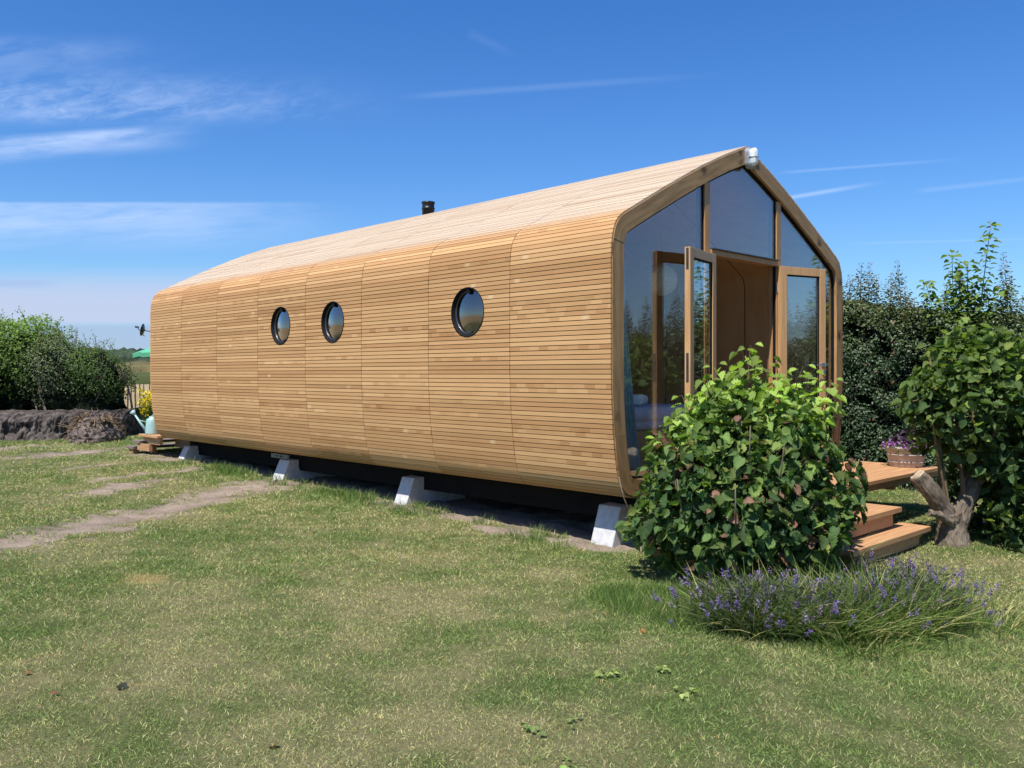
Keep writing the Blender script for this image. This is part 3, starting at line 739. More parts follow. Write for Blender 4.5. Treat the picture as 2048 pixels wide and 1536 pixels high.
# portholes
for i, (hx, hz) in enumerate(HOLES):
    n = 48
    rim = MB().lathe([(HR - .001, -.006), (HR + .006, -.006), (HR + .006, .002), (HR - .001, .002)], (hx, 0, hz), n, axis='y')
    rim.lathe([(HR - .001, .0), (HR - .003, .148), (HR - .05, .148), (HR - .045, .05), (HR - .016, .046), (HR - .012, .02), (HR - .001, -.006)], (hx, 0, hz), n, axis='y')
    ph = rim.build('porthole', M['rubber'], cabin, True)
    tor = MB(); tor.tube([(hx + (HR - .020) * math.cos(2 * PI * k / n), .038, hz + (HR - .020) * math.sin(2 * PI * k / n)) for k in range(n + 1)], .007, 10, False)
    tor.build('rim', M['darksteel'], ph, True)
    R0 = HR - .020; prof = [(max(R0 * q, .0001), .040 - .024 * math.cos(q * PI / 2)) for q in np.linspace(0, 1, 12)]
    g = MB().lathe(prof, (hx, 0, hz), n, axis='y'); g.build('glass', M['dome'], ph, True)
    MB().box((hx - .022, .004, hz + R0 - .035), (hx + .022, .05, hz + R0 + .018), bev=.006).build('hinge', M['rubber'], ph)
    l = MB().box((hx - .03, .026, hz - R0 + .012), (hx + .03, .046, hz - R0 + .03), bev=.004).tube([(hx, .032, hz - R0 + .02), (hx + .05, .024, hz - R0 + .035)], .006, 8)
    l.build('latch', M['darksteel'], ph)
    if i == 0:
        MB().lathe([(.0001, .24), (.13, .24)], (hx, 0, hz), 32, axis='y').build('vent_fan', M['canenamel'], ph)
# chimney flue
fl = MB().lathe([(.0001, 3.20), (.088, 3.20), (.088, 3.47), (.096, 3.47), (.096, 3.485), (.088, 3.49), (.088, 3.545), (.097, 3.55), (.097, 3.575), (.0001, 3.585)], (-5.30, 2.32, 0), 28)
fl.build('flue', M['flue'], cabin, True)
# dark floor beams under the shell
MB().box((-LEN + .12, 3.77, -.24), (-.12, 3.87, .004)).build('floor_beam', M['chassis'], cabin)
for xa in (-.22, -LEN + .12): MB().box((xa, .691, -.22), (xa + .10, 3.769, .003)).build('floor_beam', M['chassis'], cabin)
mb = MB().box((-LEN + .12, .585, -.24), (-.12, .69, .004))
mb.build('floor_beam', M['chassis'], cabin)
pl_ = MB().box((-6.68, .565, -.112), (-6.19, .584, -.052), bev=.003)
for q in (-6.64, -6.23): pl_.lathe([(.0001, .558), (.010, .558), (.010, .5655), (.0001, .5655)], (q, 0, -.082), 12, axis='y')
vp = pl_.build('name_plate', M['plate'], cabin)
for q, wq, hq in ((-6.56, .04, .012), (-6.505, .015, .024), (-6.475, .015, .012), (-6.43, .035, .026), (-6.375, .025, .012), (-6.33, .01, .026)):
    MB().box((q, .5622, -.082 - hq / 2), (q + wq, .5652, -.082 + hq / 2)).build('marking', M['rubber'], vp)
MB().box((-9.93, .55, -.16), (-9.36, .575, -.02), bev=.004).build('skirting_board', M['oldwood'], cabin)
MB().box((-9.7, .56, -.30), (-9.30, .58, -.17), bev=.004).build('skirting_board', M['oldwood'], cabin)

# ------------------------------------------------------------------ concrete feet
def foot(x0, w, gz_):
    t_ = thing('foundation_block', '', 'concrete block', (x0, .42, gz_), 'white concrete blocks under the cabin')
    h = MB().prism([(.295, gz_ - .06), (.435, -.100), (.580, -.095), (.580, gz_ + .14), (1.2, gz_ + .14), (1.2, gz_ - .06)], x0 - w / 2, x0 + w / 2, 'x')
    b_ = h.build('block', M['concrete'], t_)
    md = b_.modifiers.new('bev', 'BEVEL'); md.width = .008; md.segments = 2
    return t_
for x0, w, lab in ((-.37, .25, 'white sloped concrete block nearest the leafy bush, front corner of the cabin'),
                   (-3.31, .225, 'white sloped concrete block with a chipped lower edge, under the middle of the cabin'),
                   (-6.07, .27, 'white sloped concrete block below the small grey plate, at the end of the dirt track'),
                   (-9.19, .20, 'small white sloped concrete block farthest away, beside the rear steps')):
    foot(x0, w, float(zg(x0, .3)))['label'] = lab

# ------------------------------------------------------------------ front deck and steps
dk = thing('wooden_deck', 'light wooden entrance deck in front of the open gable doors', 'deck', (.5, 2.8, -.47))
nb = 7; bw = 1.0 / nb
for i in range(nb):
    xa = .035 + i * bw
    MB().box((xa + .003, 1.12, .012), (xa + bw - .003, 4.45, .052), bev=.004).build('board', M['deck'], dk)
for y0 in (1.16, 2.2, 3.3, 4.30): MB().box((.05, y0, -.10), (.97, y0 + .06, .0115)).build('joist', M['stringer'], dk)
MB().box((.985, 1.2, -.05), (1.012, 4.40, .0112), bev=.003).build('fascia', M['deck'], dk)
for q in ((.12, 1.30), (.80, 1.30), (.12, 4.1), (.55, 2.23)):
    MB().box((q[0] - .035, q[1] - .035, -.50), (q[0] + .035, q[1] + .035, -.1005), bev=.004).build('post', M['stringer'], dk)
st = thing('front_steps', 'two light wooden entrance steps between the leafy bush and the stump', 'steps', (1.33, 1.9, -.47))
def tread(x0, x1, y0, y1, z, m=None):
    w = (x1 - x0) / 2
    MB().box((x0, y0, z - .045), (x0 + w - .002, y1, z), bev=.004).box((x0 + w + .002, y0, z - .045), (x1, y1, z), bev=.004).build('tread', m or M['deck'], st)
tread(1.075, 1.425, 1.05, 2.36, -.12); tread(1.315, 1.59, 1.0, 2.60, -.30)
for y0 in (1.12, 2.20):
    MB().prism([(.98, -.10), (1.02, -.10), (1.06, -.166), (1.39, -.166), (1.33, -.346), (1.55, -.346), (1.50, -.52), (1.02, -.52)], y0, y0 + .05, 'y').build('stringer', M['stringer'], st)
MB().prism([(1.36, -.346), (1.56, -.346), (1.52, -.46), (1.44, -.46)], 2.26, 2.45, 'y').build('stringer', M['stringer'], st)
MB().box((1.36, 1.2, -.28), (1.385, 2.26, -.168), bev=.003).build('riser', M['stringer'], st)
MB().box((1.525, 1.2, -.455), (1.545, 2.44, -.348), bev=.003).build('riser', M['stringer'], st)

# planter tub with flowers
px, py, pz = .735, 4.235, .053
pt_ = thing('planter_tub', 'weathered grey tub planted with dark purple leaves and pink flowers, on the deck corner', 'planter', (px, py, pz))
tb = MB().lathe([(.0001, pz), (.165, pz), (.172, pz + .01), (.205, pz + .19), (.218, pz + .20), (.218, pz + .222), (.200, pz + .222), (.195, pz + .19), (.0001, pz + .18)], (px, py, 0), 36)
tb.build('tub', M['tub'], pt_, True)
hb = MB()
for z_ in (.055, .135):
    rr = .172 + .033 * (z_ / .18); hb.tube([(px + (rr + .003) * math.cos(2 * PI * k / 36), py + (rr + .003) * math.sin(2 * PI * k / 36), pz + z_) for k in range(37)], .006, 6, False)
hb.build('hoop', M['tub'], pt_, True)
rng = np.random.default_rng(21)
def dome_pts(n, c, r, rz, rng, lo=.0, shell=.6):
    d = unit(rng.normal(size=(n, 3))); d[:, 2] = np.abs(d[:, 2]) * (1 - lo) + lo
    rr = shell + (1 - shell) * rng.uniform(size=n) ** .6
    return np.array(c) + d * rr[:, None] * np.array([r, r, rz]), d
P, d = dome_pts(330, (px + .03, py + .03, pz + .2), .17, .19, rng)
leaves('foliage', P, d + rng.normal(size=d.shape) * .5, d + np.array([0, 0, .4]) + rng.normal(size=d.shape) * .4, rng.uniform(.05, .085, len(P)), np.array([.055, .035, .06]) * rng.uniform(.5, 1.9, (len(P), 1)), OVATE, M['leaf'], pt_, rng, .8)
th = rng.uniform(0, 2 * PI, 420); rr = rng.uniform(.15, .27, 420)
P = np.stack([px + rr * np.cos(th), py + rr * np.sin(th), pz + .235 - (rr - .15) * .5 + rng.uniform(-.02, .05, 420)], 1)
leaves('foliage', P, rng.normal(size=P.shape) + [0, 0, 1], rng.normal(size=P.shape), rng.uniform(.02, .04, 420), np.array([.09, .15, .04]) * rng.uniform(.6, 1.6, (420, 1)), DIAM, M['leaf'], pt_, rng)
th = rng.uniform(0, 2 * PI, 260); rr = rng.uniform(.15, .28, 260)
P = np.stack([px + rr * np.cos(th), py + rr * np.sin(th), pz + .25 - (rr - .15) * .5 + rng.uniform(-.01, .05, 260)], 1)
leaves('flowers', P, rng.normal(size=P.shape) * .6 + [.2, -.5, .8], rng.normal(size=P.shape), rng.uniform(.016, .028, 260), np.array([.27, .10, .30]) * rng.uniform(.5, 1.5, (260, 1)), OVATE, M['petal'], pt_, rng)

# ------------------------------------------------------------------ lamp on the gable
ly, lz = CH + .004, 3.225
lp = thing('bulkhead_lamp', 'oval galvanised bulkhead lamp with a white glass, at the top of the gable', 'lamp', (.005, ly, lz))
def capsule(hw, hh, n=24):
    o_ = []
    for k in range(n):
        t_ = 2 * PI * k / n; cx_ = math.cos(t_) * hw; cz_ = math.sin(t_) * hw; o_.append((cx_, cz_ + (hh - hw if math.sin(t_) >= 0 else -(hh - hw))))
    return o_
def capsolid(levels):
    mb = MB(); n = 24; base = 0
    for (x_, hw, hh) in levels:
        mb.v += [(x_, ly + q[0], lz + q[1]) for q in capsule(hw, hh)]
    for i in range(len(levels) - 1):
        for k in range(n):
            mb.f.append((i * n + k, i * n + (k + 1) % n, (i + 1) * n + (k + 1) % n, (i + 1) * n + k)); mb.uv.append(None)
    mb.f.append(tuple(range(n))[::-1]); mb.uv.append(None); e = (len(levels) - 1) * n; mb.f.append(tuple(range(e, e + n))); mb.uv.append(None)
    return mb
capsolid([(.005, .060, .108), (.040, .060, .108), (.046, .055, .103)]).build('base', M['zinc'], lp)
capsolid([(.0465, .046, .092), (.075, .045, .091), (.095, .038, .083), (.108, .02, .062)]).build('lens', M['opal'], lp, True)
gd = MB().tube([(.047, ly - .052, lz), (.085, ly - .048, lz), (.112, ly - .022, lz), (.114, ly + .022, lz), (.085, ly + .048, lz), (.047, ly + .052, lz)], .004, 8)
gd.tube([(.047, ly, lz + .098), (.085, ly, lz + .094), (.112, ly, lz + .065), (.115, ly, lz), (.112, ly, lz - .065), (.085, ly, lz - .094), (.047, ly, lz - .098)], .0035, 8)
gd.build('guard', M['zinc'], lp, True)

# ------------------------------------------------------------------ inside the cabin
bd = thing('bed', 'low wooden bed with grey white covers behind the glazed gable', 'bed', (-1.6, 1.6, .157))
MB().box((-2.75, .80, .157), (-.80, 2.35, .50), bev=.01).build('bed_base', M['door'], bd)
MB().box((-2.73, .82, .502), (-.78, 2.37, .70), bev=.05).build('mattress', M['linen'], bd, True)
mb = MB().box((-2.74, .78, .58), (-.765, 2.385, .745), bev=.06); mb.build('duvet', M['linen'], bd, True)
for q in (.95, 1.65):
    MB().box((-2.6, q, .75), (-2.1, q + .6, .93), bev=.075).build('pillow', M['pillow'], bd, True)
MB().box((-1.35, 1.25, .75), (-.95, 1.8, .86), bev=.05).build('folded_blanket', M['pillow'], bd, True)
cu = thing('curtain', 'pale blue curtain hanging inside the glazed gable beside the corner board', 'curtain', (-.19, .30, .16))
mb = MB(); nz, nu = 20, 40
for j in range(nz + 1):
    z_ = .17 + (2.15 - .17) * j / nz; wd = .05 + .27 * (1 - j / nz) ** 1.5
    for i in range(nu + 1):
        u_ = i / nu; mb.v.append((-.150 - .020 * math.sin(u_ * 8 * PI), .285 + wd * u_, z_))
for j in range(nz):
    for i in range(nu): mb.f.append((j * (nu + 1) + i, j * (nu + 1) + i + 1, (j + 1) * (nu + 1) + i + 1, (j + 1) * (nu + 1) + i)); mb.uv.append(None)
o = mb.build('cloth', M['curtain'], cu, True); md = o.modifiers.new('s', 'SOLIDIFY'); md.thickness = .004
ln_ = thing('paper_lantern', 'round white paper lantern hanging inside the cabin', 'lantern', (-1.7, 3.05, 2.2))
lc = (-1.7, 3.05, 1.93 + .28)
mb = MB().lathe([(max(.0001, .19 * math.sin(q)) * (1 + .012 * math.cos(q * 26)), -.19 * math.cos(q)) for q in np.linspace(0, PI, 60)], lc, 32); mb.build('shade', M['paper'], ln_, True)
MB().tube([(lc[0], lc[1], lc[2] + .18), (lc[0], lc[1], 2.62 if False else ztop(lc[1], .15) - .002)], .003, 6).build('cord', M['rubber'], ln_)

# ------------------------------------------------------------------ rear deck, steps and things there
rd = thing('rear_deck', 'weathered wooden landing with steps at the far end of the cabin', 'deck', (-10.2, 1.2, -.30))
for i in range(5):
    xa = -9.66 - i * .16; MB().box((xa - .156, .14, .015), (xa, 3.4, .055), bev=.004).build('board', M['deck'], rd)
for i, (xa, z_) in enumerate(((-10.47, -.07), (-10.75, -.185))):
    MB().box((xa - .33, .16, z_ - .045), (xa, 1.5, z_), bev=.004).build('tread', M['oldwood'], rd)
MB().prism([(-10.40, -.04), (-10.40, .0145), (-9.70, .0145), (-9.70, -.10), (-10.1, -.10)], .20, .25, 'y').build('stringer', M['stringer'], rd)
MB().box((-10.62, .18, -.23), (-10.1, .24, -.117), bev=.004).build('stringer', M['stringer'], rd)
MB().box((-11.02, .19, -.34), (-10.84, .30, -.2305), bev=.004).build('post', M['stringer'], rd)
MB().box((-10.36, .30, -.33), (-10.28, .38, .0148), bev=.004).build('post', M['stringer'], rd)
wx, wy, wz = -10.18, .27, .056
wc = thing('watering_can', 'pale blue green watering can standing on the rear landing', 'watering can', (wx, wy, wz))
MB().lathe([(.0001, wz), (.115, wz), (.118, wz + .02), (.100, wz + .24), (.088, wz + .26), (.055, wz + .275), (.055, wz + .30), (.048, wz + .30), (.045, wz + .27), (.0001, wz + .265)], (wx, wy, 0), 28).build('body', M['canenamel'], wc, True)
ux, uy = -RGT[0], -RGT[1]
sp = MB().tube([(wx + ux * .1, wy + uy * .1, wz + .05), (wx + ux * .19, wy + uy * .19, wz + .17), (wx + ux * .30, wy + uy * .30, wz + .33)], [.026, .02, .015], 12)
sp.build('spout', M['canenamel'], wc, True)
MB().tube([(wx + ux * .295, wy + uy * .295, wz + .325), (wx + ux * .345, wy + uy * .345, wz + .385)], [.016, .05], 16).build('rose', M['canenamel'], wc, True)
MB().tube([(wx - ux * .09, wy - uy * .09, wz + .08), (wx - ux * .2, wy - uy * .2, wz + .16), (wx - ux * .18, wy - uy * .18, wz + .3), (wx - ux * .06, wy - uy * .06, wz + .36), (wx + ux * .03, wy + uy * .03, wz + .29)], .011, 10).build('handle', M['canenamel'], wc, True)
MB().tube([(wx + ux * .09, wy + uy * .09, wz + .2), (wx + ux * .24, wy + uy * .24, wz + .24)], .007, 8).build('brace', M['canenamel'], wc, True)
# round dark dish on an arm
dsx, dsy, dsz = -9.95, .045, 1.80
ds_ = thing('satellite_dish', 'small dark dish on a bracket arm at the far end of the cabin', 'dish', (-9.63, .45, 1.74))
dn = Vector((-.55, -.75, .18)).normalized(); q_ = dn.to_track_quat('Z', 'Y').to_matrix()
mb = MB(); prof = [(.0001, .0), (.05, .006), (.09, .02), (.115, .034), (.122, .04), (.118, .046), (.09, .032), (.05, .018), (.0001, .012)]
mb.lathe(prof, (0, 0, 0), 28); mb.v = [tuple(q_ @ (Vector(v) * .86) + Vector((dsx, dsy, dsz))) for v in mb.v]; mb.build('reflector', M['darksteel'], ds_, True)
MB().tube([(dsx, dsy, dsz), (-9.8, .22, 1.755), (-9.632, .45, 1.74)], .011, 8).build('arm', M['darksteel'], ds_)
tip = Vector((dsx, dsy, dsz)) + dn * .12 + Vector((0, 0, .03)); MB().tube([(dsx, dsy, dsz - .10), tuple(tip)], .006, 8).tube([tuple(tip - dn * .03), tuple(tip + dn * .03)], .017, 10).build('receiver', M['darksteel'], ds_)

# ------------------------------------------------------------------ plants
def stem_tubes(mb, paths, n=5):
    for pts, r in paths: mb.tube(pts, r, n, False)
    return mb
def qbez(p0, p1, p2, n): 
    t_ = np.linspace(0, 1, n)[:, None]; return (1 - t_) ** 2 * p0 + 2 * t_ * (1 - t_) * p1 + t_ ** 2 * p2
DKG = np.array([.060, .110, .036]); MDG = np.array([.062, .115, .030]); LTG = np.array([.27, .37, .08])
# --- hazel bush in front of the gable
def hazel_bush():
    rng = np.random.default_rng(11); bx, by = 1.06, .235; bz = float(zg(bx, by))
    t_ = thing('hazel_bush', 'dense hazel bush with broad toothed leaves in front of the glazed gable', 'bush', (bx, by, bz))
    cz_ = .02; rx, rz = .82, .98
    paths = []; P, N, D, Sz, C = [], [], [], [], []
    def add(p, n_, d_, s, c): P.append(p); N.append(n_); D.append(d_); Sz.append(s); C.append(c)
    ns = 150
    for i in range(ns):
        d_ = unit(rng.normal(size=3)); d_[2] = abs(d_[2]) * 1.0 - (.25 if rng.uniform() < .5 else 0)
        d_ = unit(d_)
        end = np.array([bx, by, cz_]) + d_ * np.array([rx, rx, rz if d_[2] > 0 else .42]) * rng.uniform(.78, 1.03)
        top = False
        b0 = np.array([bx, by, bz]) + np.r_[rng.normal(size=2) * .12, 0]
        mid = b0 * .45 + end * .55 + np.array([0, 0, .22]) - np.r_[(end - b0)[:2] * .18, 0]
        pts = qbez(b0, mid, end, 14); paths.append(([tuple(q) for q in pts], list(np.linspace(.011, .003, 14))))
        seg = rng.integers(15, 21)
        for j in range(seg):
            f_ = .34 + .66 * (j + rng.uniform()) / seg; k_ = f_ * 13; i0 = min(int(k_), 12); p = pts[i0] + (pts[i0 + 1] - pts[i0]) * (k_ - i0)
            tg = unit(pts[i0 + 1] - pts[i0]); sd = unit(np.cross(tg, rng.normal(size=3)))
            p = p + sd * rng.uniform(.02, .10); out_ = unit(p - np.array([bx, by, cz_ - .3]))
            add(p, np.array([0, 0, .6]) + out_ * .6 + rng.normal(size=3) * .62, sd * .9 + out_ * .5 + np.array([0, 0, -.35]), rng.uniform(.055, .105), 0.0 if f_ < .85 else .25)
    # upright new shoots
    CAMR = np.array([RGT[0], RGT[1]])
    shoots = [(-.33, .90, .05), (-.27, 1.0, -.1), (.02, 1.22, .02), (.11, 1.08, .12), (.30, 1.06, .0), (.38, .95, .1), (.55, 1.05, 0.05), (.66, 1.0, -.08), (.72, .86, .06), (-.12, .96, .15), (.2, .98, -.2), (.48, .84, -.25), (-.5, .72, 0.), (-.42, .88, .1), (-.18, 1.12, .05), (.06, 1.26, -.06), (.24, 1.16, .1), (.44, 1.1, -.1), (-.6, .55, .1), (.62, .8, .2)]
    for (o_, zt, dp) in shoots:
        hx_, hy_ = bx + CAMR[0] * o_ + FWD[0] * dp, by + CAMR[1] * o_ + FWD[1] * dp
        b0 = np.array([bx + (hx_ - bx) * .6, by + (hy_ - by) * .6, .3]); zt = zt + .03; end = np.array([hx_, hy_, zt]); mid = (b0 + end) / 2 + np.r_[rng.normal(size=2) * .04, .05]
        pts = qbez(b0, mid, end, 12); paths.append(([tuple(q) for q in pts], list(np.linspace(.007, .002, 12))))
        for j in range(22):
            f_ = .25 + .75 * j / 21; k_ = f_ * 11; i0 = min(int(k_), 10); p = pts[i0] + (pts[i0 + 1] - pts[i0]) * (k_ - i0)
            aa = j * 2.4 + rng.uniform(-.4, .4); sd = np.array([math.cos(aa), math.sin(aa), .1])
            add(p + sd * .045, np.array([0, 0, 1.]) + sd * .35 + rng.normal(size=3) * .3 + np.array(SUNV) * .5, sd + np.array([0, 0, -.45]), rng.uniform(.07, .115) * (1.0 if f_ < .92 else .7), .45 + .55 * f_)
    # outer fill
    for i in range(3800):
        d_ = unit(rng.normal(size=3)); 
        if d_[2] < -.75: continue
        rr = rng.uniform(.80, 1.02) if rng.uniform() < .75 else rng.uniform(.4, .8)
        p = np.array([bx, by, cz_]) + d_ * np.array([rx, rx, rz if d_[2] > 0 else .46]) * rr * (1 + .10 * math.sin(d_[0] * 7 + d_[1] * 5) * math.sin(d_[2] * 6))
        add(p, np.array([0, 0, .55]) + d_ * .6 + rng.normal(size=3) * .65, d_ * .6 + rng.normal(size=3) * .6 + np.array([0, 0, -.5]), rng.uniform(.04, .105), max(0, (d_[2] - .5)) * .5)
    P, N, D, Sz, C = map(np.array, (P, N, D, Sz, C))
    ok = (P[:, 0] > .26) & (P[:, 2] > bz + .02); P, N, D, Sz, C = [v[ok] for v in (P, N, D, Sz, C)]
    n = len(P); C = np.maximum(C, np.clip((P[:, 2] - .38) / .75, 0, 1) * .75); mixv = np.clip(C + rng.normal(size=n) * .16, 0, 1)[:, None]; v_ = rng.uniform(.5, 1.75, (n, 1))  # paler with height: young growth, plus sunlit tops painted into the leaf colour
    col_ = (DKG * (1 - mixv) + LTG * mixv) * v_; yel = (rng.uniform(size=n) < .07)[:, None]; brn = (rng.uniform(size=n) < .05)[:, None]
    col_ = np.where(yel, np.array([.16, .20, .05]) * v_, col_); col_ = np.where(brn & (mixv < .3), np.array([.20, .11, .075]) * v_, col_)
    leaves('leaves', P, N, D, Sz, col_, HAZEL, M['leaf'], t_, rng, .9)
    stem_tubes(MB(), paths).build('stems', M['twig'], t_, True)
    for i in range(9):
        aa = rng.uniform(0, 2 * PI); r_ = rng.uniform(.55, .8); q0 = np.array([bx + math.cos(aa) * r_, by + math.sin(aa) * r_, rng.uniform(-.1, .4)])
        MB().tube([tuple(q0), tuple(q0 + np.array([math.cos(aa) * .08, math.sin(aa) * .08, .2])), tuple(q0 + np.array([math.cos(aa) * .12, math.sin(aa) * .12, .36]))], [.006, .005, .004], 6).build('bare_twig', M['bark'], t_, True)
hazel_bush()

# --- coppiced hazel beside the steps
def coppice():
    rng = np.random.default_rng(12); bx, by = 1.755, 2.665; bz = float(zg(bx, by)) - .02
    t_ = thing('coppiced_tree', 'old stump with cut limbs and a leafy crown beside the wooden steps', 'tree', (bx, by, bz))
    r2 = np.array([RGT[0], RGT[1], 0]); f2 = np.array([FWD[0], FWD[1], 0]); b_ = np.array([bx, by, bz])
    def L(r, h, d=0.): return tuple(b_ + r2 * r + f2 * d + np.array([0, 0, h]))
    tk = MB()
    tk.tube([L(.0, -.05), L(-.01, .06), L(-.02, .20), L(-.04, .30)], [.165, .135, .115, .11], 40)
    tk.tube([L(.02, .15), L(-.10, .34, -.02), L(-.22, .50, -.03), L(-.335, .64, -.03)], [.08, .076, .078, .072], 40)
    tk.tube([L(.02, .18), L(.10, .36, .02), L(.19, .52, .03), L(.24, .66, .05)], [.095, .08, .07, .055], 36)
    tk.tube([L(-.06, .22, -.1), L(-.20, .30, -.14), L(-.29, .32, -.15)], [.04, .032, .028], 10)
    to = tk.build('trunk', M['bark'], t_, True)
    ss_ = to.modifiers.new('sub', 'SUBSURF'); ss_.subdivision_type = 'SIMPLE'; ss_.levels = ss_.render_levels = 3
    for nm, sc_, st_ in (('lumps', .09, .035), ('bark', .018, .026)):
        tx = bpy.data.textures.new(nm, 'CLOUDS'); tx.noise_scale = sc_; tx.noise_depth = 3
        dm_ = to.modifiers.new(nm, 'DISPLACE'); dm_.texture = tx; dm_.strength = st_; dm_.mid_level = .5; dm_.texture_coords = 'LOCAL'
    a1, a0 = np.array(L(-.335, .64, -.03)), np.array(L(-.22, .50, -.03)); dd = unit(a1 - a0)
    MB().tube([tuple(a1 + dd * .001), tuple(a1 + dd * .012)], [.068, .062], 16).build('cut_end', M['cutwood'], t_)
    br = MB(); tips = []
    specs = [(-.10, .30, -.14, 1.45, .0), (-.05, .32, -.16, 1.7, .1), (.24, .62, .18, 1.75, .1), (.22, .60, .42, 1.55, -.05), (.2, .55, .62, 1.35, .0), (.1, .4, .05, 1.85, .15), (.15, .5, .75, 1.7, .2), (.2, .6, .95, 1.5, .1), (.24, .64, .3, 1.3, -.25), (.1, .4, .5, 1.9, .3), (-.05, .3, -.26, 1.3, -.1), (.2, .6, .7, 1.1, -.2), (.2, .55, 1.1, 1.2, .0)]
    for (r0, h0, r1, h1, d1) in specs:
        p0, p2 = np.array(L(r0, h0)), np.array(L(r1, h1, d1)); p1 = np.array(L(r0 * .4 + r1 * .6, (h0 + h1) * .5, d1 * .6)); pts = qbez(p0, p1, p2, 12)
        br.tube([tuple(q) for q in pts], list(np.linspace(.026, .006, 12)), 8); tips.append(pts)
    for i in range(60):
        pts = tips[rng.integers(len(tips))]; k_ = rng.integers(3, 11); p0 = pts[k_]; dd = unit(rng.normal(size=3) + np.array([0, 0, .5])) * rng.uniform(.12, .34)
        br.tube([tuple(p0), tuple(p0 + dd * .5 + rng.normal(size=3) * .02), tuple(p0 + dd)], [.008, .006, .003], 6)
        tips.append(qbez(p0, p0 + dd * .5, p0 + dd, 12))
    br.build('branch', M['twig'], t_, True)
    P, N, D, Sz, C = [], [], [], [], []
    c0 = b_ + r2 * .42 + f2 * .08
    for i in range(4400):
        if i < 1500:
            pts = tips[rng.integers(len(tips))]; p = pts[rng.integers(4, 12)] + rng.normal(size=3) * .07
        else:
            d_ = unit(rng.normal(size=3)); r_ = rng.uniform(.72, 1.03); p = c0 + np.array([0, 0, 1.16]) + r2 * d_[0] * .80 * r_ + f2 * d_[1] * .62 * r_ + np.array([0, 0, 1]) * d_[2] * (.76 if d_[2] > 0 else .62) * r_
            if d_[2] < 0 and d_[0] < .15 and rng.uniform() < .75: continue
        h_ = p[2] - bz; rr_ = float(np.dot(p - b_, r2))
        if h_ < .58 + .25 * (rr_ < .1) and rr_ < .20: 
            if rng.uniform() < .9: continue
        if h_ < .08: continue
        out_ = unit(p - (c0 + np.array([0, 0, .8])))
        P.append(p); N.append(np.array([0, 0, .6]) + out_ * .6 + rng.normal(size=3) * .65); D.append(out_ * .6 + rng.normal(size=3) * .6 + np.array([0, 0, -.5])); Sz.append(rng.uniform(.045, .11)); C.append(max(0, (h_ - 1.0)) * .5)
    # low leafy sprouts on the far side
    for i in range(900):
        aa = rng.uniform(-1.2, 1.4); r_ = rng.uniform(.35, 1.15); p = b_ + r2 * math.cos(aa) * r_ + f2 * (math.sin(aa) * .6 * r_ + .1) + np.array([0, 0, rng.uniform(.05, .75)])
        if np.dot(p - b_, r2) < .22: continue
        P.append(p); N.append(np.array([0, 0, .8]) + rng.normal(size=3) * .5); D.append(rng.normal(size=3) + np.array([0, 0, -.4])); Sz.append(rng.uniform(.06, .11)); C.append(0)
    P, N, D, Sz, C = map(np.array, (P, N, D, Sz, C)); n = len(P); mixv = np.clip(C + rng.normal(size=n) * .1, 0, 1)[:, None]; v_ = rng.uniform(.6, 1.5, (n, 1))
    col_ = (DKG * (1 - mixv) + LTG * mixv) * v_; yel = (rng.uniform(size=n) < .12)[:, None]; col_ = np.where(yel, np.array([.22, .28, .06]) * v_, col_) * .85
    leaves('crown', P, N, D, Sz, col_, HAZEL, M['leaf'], t_, rng, .6)
coppice()

